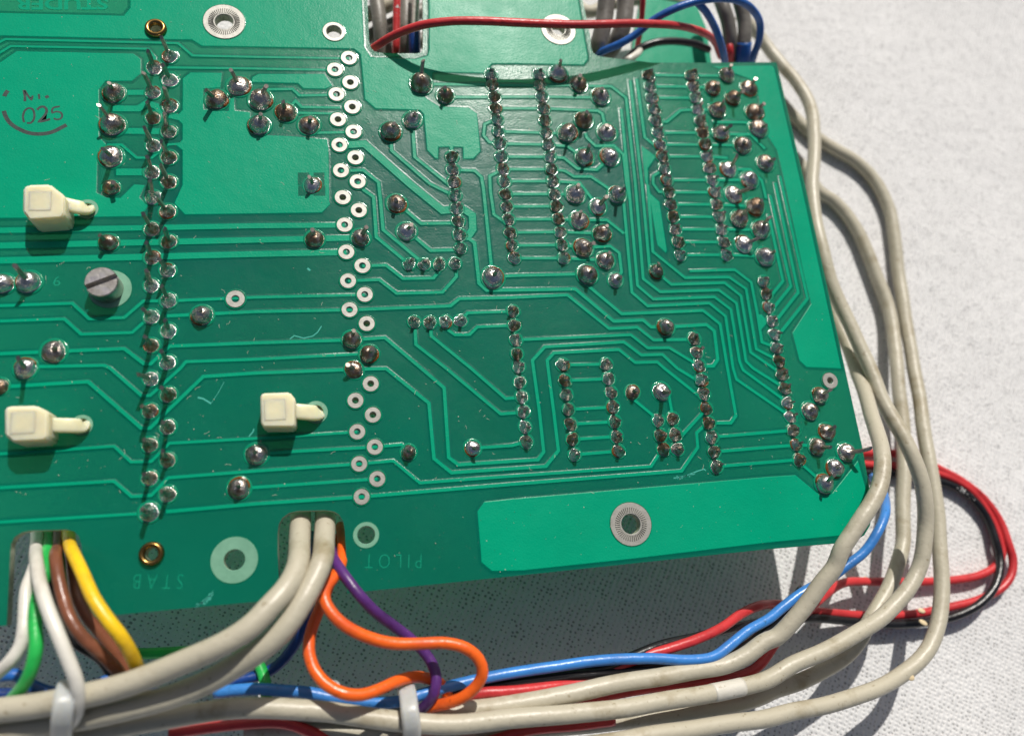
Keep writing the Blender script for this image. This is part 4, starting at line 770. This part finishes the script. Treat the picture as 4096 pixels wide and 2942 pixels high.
wire('blue_wire', 'blue wire crossing under the arch and down behind the board', 'wire', 'midblue', .74, [
    W(2, 0, [(1500, -160, 9), (1620, 0, 7), (1715, 100, 5), (1790, 230, 2), (1845, 380, -1), (1875, 500, -4), (1890, 620, -9)])])
wire('grey_cable', 'dark grey cable on the left under the blue arch', 'cable', 'grey_dark_shaded', 1.5, [W(2, 0, [(1800, -120, -6), (1860, 60, -5), (1910, 200, -6), (1935, 360, -8), (1930, 560, -13)])])
wire('grey_cable', 'dark grey cable with a blue sleeve under the blue arch', 'cable', 'grey_dark_shaded', 1.5, [W(2, 0, [(1960, -120, -6), (2020, 40, -5), (2055, 200, -6), (2058, 330, -7), (2050, 420, -8)])])
wire('blue_sleeve', 'blue sleeve on the dark grey cable at the board edge', 'sleeve', 'midblue', 1.62, [W(2, 0, [(2056, 375, -7.5), (2048, 470, -9), (2040, 600, -12)])])
wire('red_wire', 'short red wire between the blue wires at the board edge', 'wire', 'red', .7, [W(2, 0, [(1905, 330, -9), (1930, 430, -8), (1935, 560, -11)])])
wire('black_wire', 'dark arc standing in for the raised rim of the small second board', 'wire', 'black', .8, [W(2, 0, [(980, 560, -12), (1100, 450, -9), (1250, 385, -8), (1420, 365, -8), (1600, 385, -9), (1740, 440, -11)])])  # tube standing in for the small board's dark raised edge
wire('white_wire', 'white wire end poking out below the upper board edge', 'wire', 'white', .7, [W(2, 0, [(1150, 430, -11), (1090, 490, -6), (1010, 540, -6)])])
wire('grey_cable', 'pale grey cable behind the cut-out above the dark cables', 'cable', 'grey', 1.4, [W(2, 0, [(560, 40, -18), (680, 110, -17), (900, 30, -16), (1300, -20, -16), (1560, 40, -16)])])
wire('grey_cable', 'grey cable hugging the left side of the upper notch', 'cable', 'grey_dark_shaded', 1.5, [W(1, 0, [(1040, -250, -11), (1060, -60, -11), (1090, 150, -11), (1110, 330, -12), (1130, 520, -14)])])
wire('grey_cable', 'grey cable under the red wire in the upper notch', 'cable', 'grey_dark_shaded', 1.5, [W(1, 0, [(900, 520, -14), (1150, 440, -14), (1330, 400, -14), (1600, 330, -14)])])
wire('grey_cable', 'grey cable between red and white wires in the upper notch', 'cable', 'grey_dark_shaded', 1.5, [W(1, 0, [(1340, -250, -10), (1335, -60, -10), (1325, 150, -10), (1315, 330, -11), (1310, 540, -14)])])
# second small board under the top edge
V, F = prism([P2(4532 + u, v, -14) for u, v in [(1150, -40), (1640, 60), (1720, 250), (1790, 700), (1040, 700), (1080, 300)]], -15.6, -14.0, 0)
o = obj('small_circuit_board', mesh_from('small_circuit_board', V, F, M_COPPER)); tag(o, 'small green board lying lower behind the upper edge', 'circuit board')

# printing on wires
def print_on(path, r, s, at, size, ang0, parent, flip=False):
    Vv, F = text_faces(s, .01); d = np.concatenate([[0], np.cumsum(np.linalg.norm(np.diff(path, axis=0), axis=1))]); T, N, B = frames(path); out = []
    for v in Vv:
        x = at + (-v.x if flip else v.x) * size; y = (-v.y if flip else v.y) * size
        c = np.array([np.interp(x, d, path[:, k]) for k in range(3)]); i = min(np.searchsorted(d, x), len(path) - 1); a = ang0 - y / r
        # N points left of travel, B up
        out.append((c + (N[i] * cos(a) + B[i] * sin(a)) * (r + .02)) * MM)
    me = mesh_from('printed_marking', out, F, M_PRINT); obj('printed_marking', me, parent)
def arclen_near(path, q):
    i = int(np.argmin(np.linalg.norm(path[:, :2] - np.array(q)[:2], axis=1))); return float(np.sum(np.linalg.norm(np.diff(path[:i + 1], axis=0), axis=1)))
at = arclen_near(blk_path, P(6798 + 1740, 3258 + 1120, -24.5)); print_on(blk_path, .84, '- 26 - 1 -', at, 1.35, pi / 2 + .25, blk)
at = arclen_near(red2_path, P(2266 + 1248, 110, -6)); print_on(red2_path, .74, '4 V', at, 1.5, pi / 2 - .2, o_red2)

a0 = arclen_near(cab_a_path, P(4532 + 2030, 4882 + 1190, -5)); a1 = arclen_near(cab_a_path, P(4532 + 1750, 4882 + 1250, -4.2))
dd_ = np.concatenate([[0], np.cumsum(np.linalg.norm(np.diff(cab_a_path, axis=0), axis=1))])
bp = np.array([[np.interp(x, dd_, cab_a_path[:, k]) for k in range(3)] for x in np.linspace(a0, a1, 12)])
obj('white_band', tube_mesh('white_band', bp, RG + .05, RG + .05, WM['pale'], 20), cab_a)
# ------------------------------------------------------------------ cable ties round the harness
def tie_loop(label, pts, width, th):
    """closed flat band; pts are (U, V, z) down the front, closed round the back"""
    p = [P(*a) for a in pts]; p = np.array(p + [p[0]]); n = len(p)
    path = catmull(list(p), .5)[:-1]; c = path.mean(0); T = np.roll(path, -1, 0) - np.roll(path, 1, 0); T /= np.linalg.norm(T, axis=1)[:, None]
    ax = np.linalg.svd(path - c)[2][2]; out = np.cross(T, ax); s = np.sign(np.sum(out * (path - c))); out *= s
    V = []; F = []
    sec = [(-.5, 0), (-.46, .8), (-.3, 1), (.3, 1), (.46, .8), (.5, 0)]; k = len(sec)
    for q, o_ in zip(path, out):
        for a, b_ in sec: V.append((q + ax * a * width + o_ * b_ * th) * MM)
    m_ = len(path)
    for i in range(m_):
        for j in range(k): F.append((i * k + j, i * k + (j + 1) % k, ((i + 1) % m_) * k + (j + 1) % k, ((i + 1) % m_) * k + j))
    o = obj('cable_tie', mesh_from('cable_tie', V, F, M_TIE, None, True)); tag(o, label, 'cable tie')
tie_loop('translucent white cable tie round the harness by the long white wire', W(0, 3, [(640, 1170, 0), (590, 1210, 7), (565, 1330, 8.8), (550, 1470, 8.2), (545, 1600, 6), (545, 1760, 2), (560, 1800, -6), (600, 1650, -11), (640, 1450, -12), (660, 1250, -8)]), 2.5, .7)
tie_loop('translucent white cable tie round the harness by the orange wires', W(1, 3, [(1322, 1215, -4), (1338, 1235, 0), (1352, 1320, 1.6), (1362, 1410, 2.6), (1376, 1520, 2.4), (1382, 1640, .5), (1385, 1700, -4), (1380, 1640, -10), (1355, 1450, -12), (1330, 1290, -9)]), 2.6, .7)

# ------------------------------------------------------------------ dust, fibres and chaff
def make_dust():
    V = []; F = []
    def blob(x, y, z, r):
        s = len(V); k = 5
        for i in range(k):
            a = 6.283 * i / k; q = r * rng.uniform(.6, 1.3); V.append(((x + q * cos(a)) * MM, (y + q * sin(a)) * MM, z * MM))
        V.append((x * MM, y * MM, (z + r * .8) * MM))
        for i in range(k): F.append((s + i, s + (i + 1) % k, s + k))
    for i in range(2000):
        U = rng.uniform(0, 7600); Vv = rng.uniform(0, 5200)
        if U > 7050 + (Vv - 1500) * .22: continue
        if Vv > 5090 - (U - 4532) * .105 - 40 or (Vv > 4450 and U < 3150) or (Vv < 620 and U > 3150): continue
        q = P(U, Vv); blob(q[0], q[1], .085, rng.choice([.02, .025, .03, .04, .05, .09]))
    for i in range(160):
        U = rng.uniform(100, 7000); Vv = rng.uniform(650, 4400); q = P(U, Vv); a = rng.random() * 6.28; L = rng.uniform(.2, .9); cv = rng.uniform(-1, 1); pts = []
        for k in range(5):
            f = k / 4; pts.append((q[0] + L * f * cos(a + cv * f), q[1] + L * f * sin(a + cv * f)))
        poly = strip_poly(pts, .035); s = len(V)
        for x, y in poly: V.append((x * MM, y * MM, .10 * MM))
        for k in range(4): F.append((s + k, s + k + 1, s + 8 - k, s + 9 - k))
    o = obj('dust', mesh_from('dust', V, F, M_DUST)); tag(o, 'pale dust specks and lint scattered on the green board', 'dust', kind='stuff')
make_dust()
def chaff(U, V, z, l, w, rot, label):
    c = P(U, V, z); bm = bmesh.new(); bmesh.ops.create_uvsphere(bm, u_segments=10, v_segments=6, radius=1); bmesh.ops.scale(bm, vec=(l * MM, w * MM, .18 * MM), verts=bm.verts)
    me = bpy.data.meshes.new('chaff_flake'); bm.to_mesh(me); bm.free(); me.materials.append(M_CHAFF); o = obj('chaff_flake', me, None, tuple(c * MM)); o.rotation_euler = (rng.uniform(-.2, .2), rng.uniform(-.2, .2), rot); tag(o, label, 'flake')
chaff(6798 + 860, 4882 + 255, -22.1, .9, .45, 1.4, 'straw flake on the inner red wire')
chaff(6798 + 1360, 4882 + 520, -23.4, .85, .5, -.3, 'straw flake on the outer red wire')
chaff(6798 + 1375, 4882 + 625, -22.9, .95, .5, -.6, 'straw flake on the black wire in the loop')
chaff(6798 + 1265, 4882 + 1110, -11.1, .8, .6, -.4, 'straw flake on the bend of the outermost grey cable')
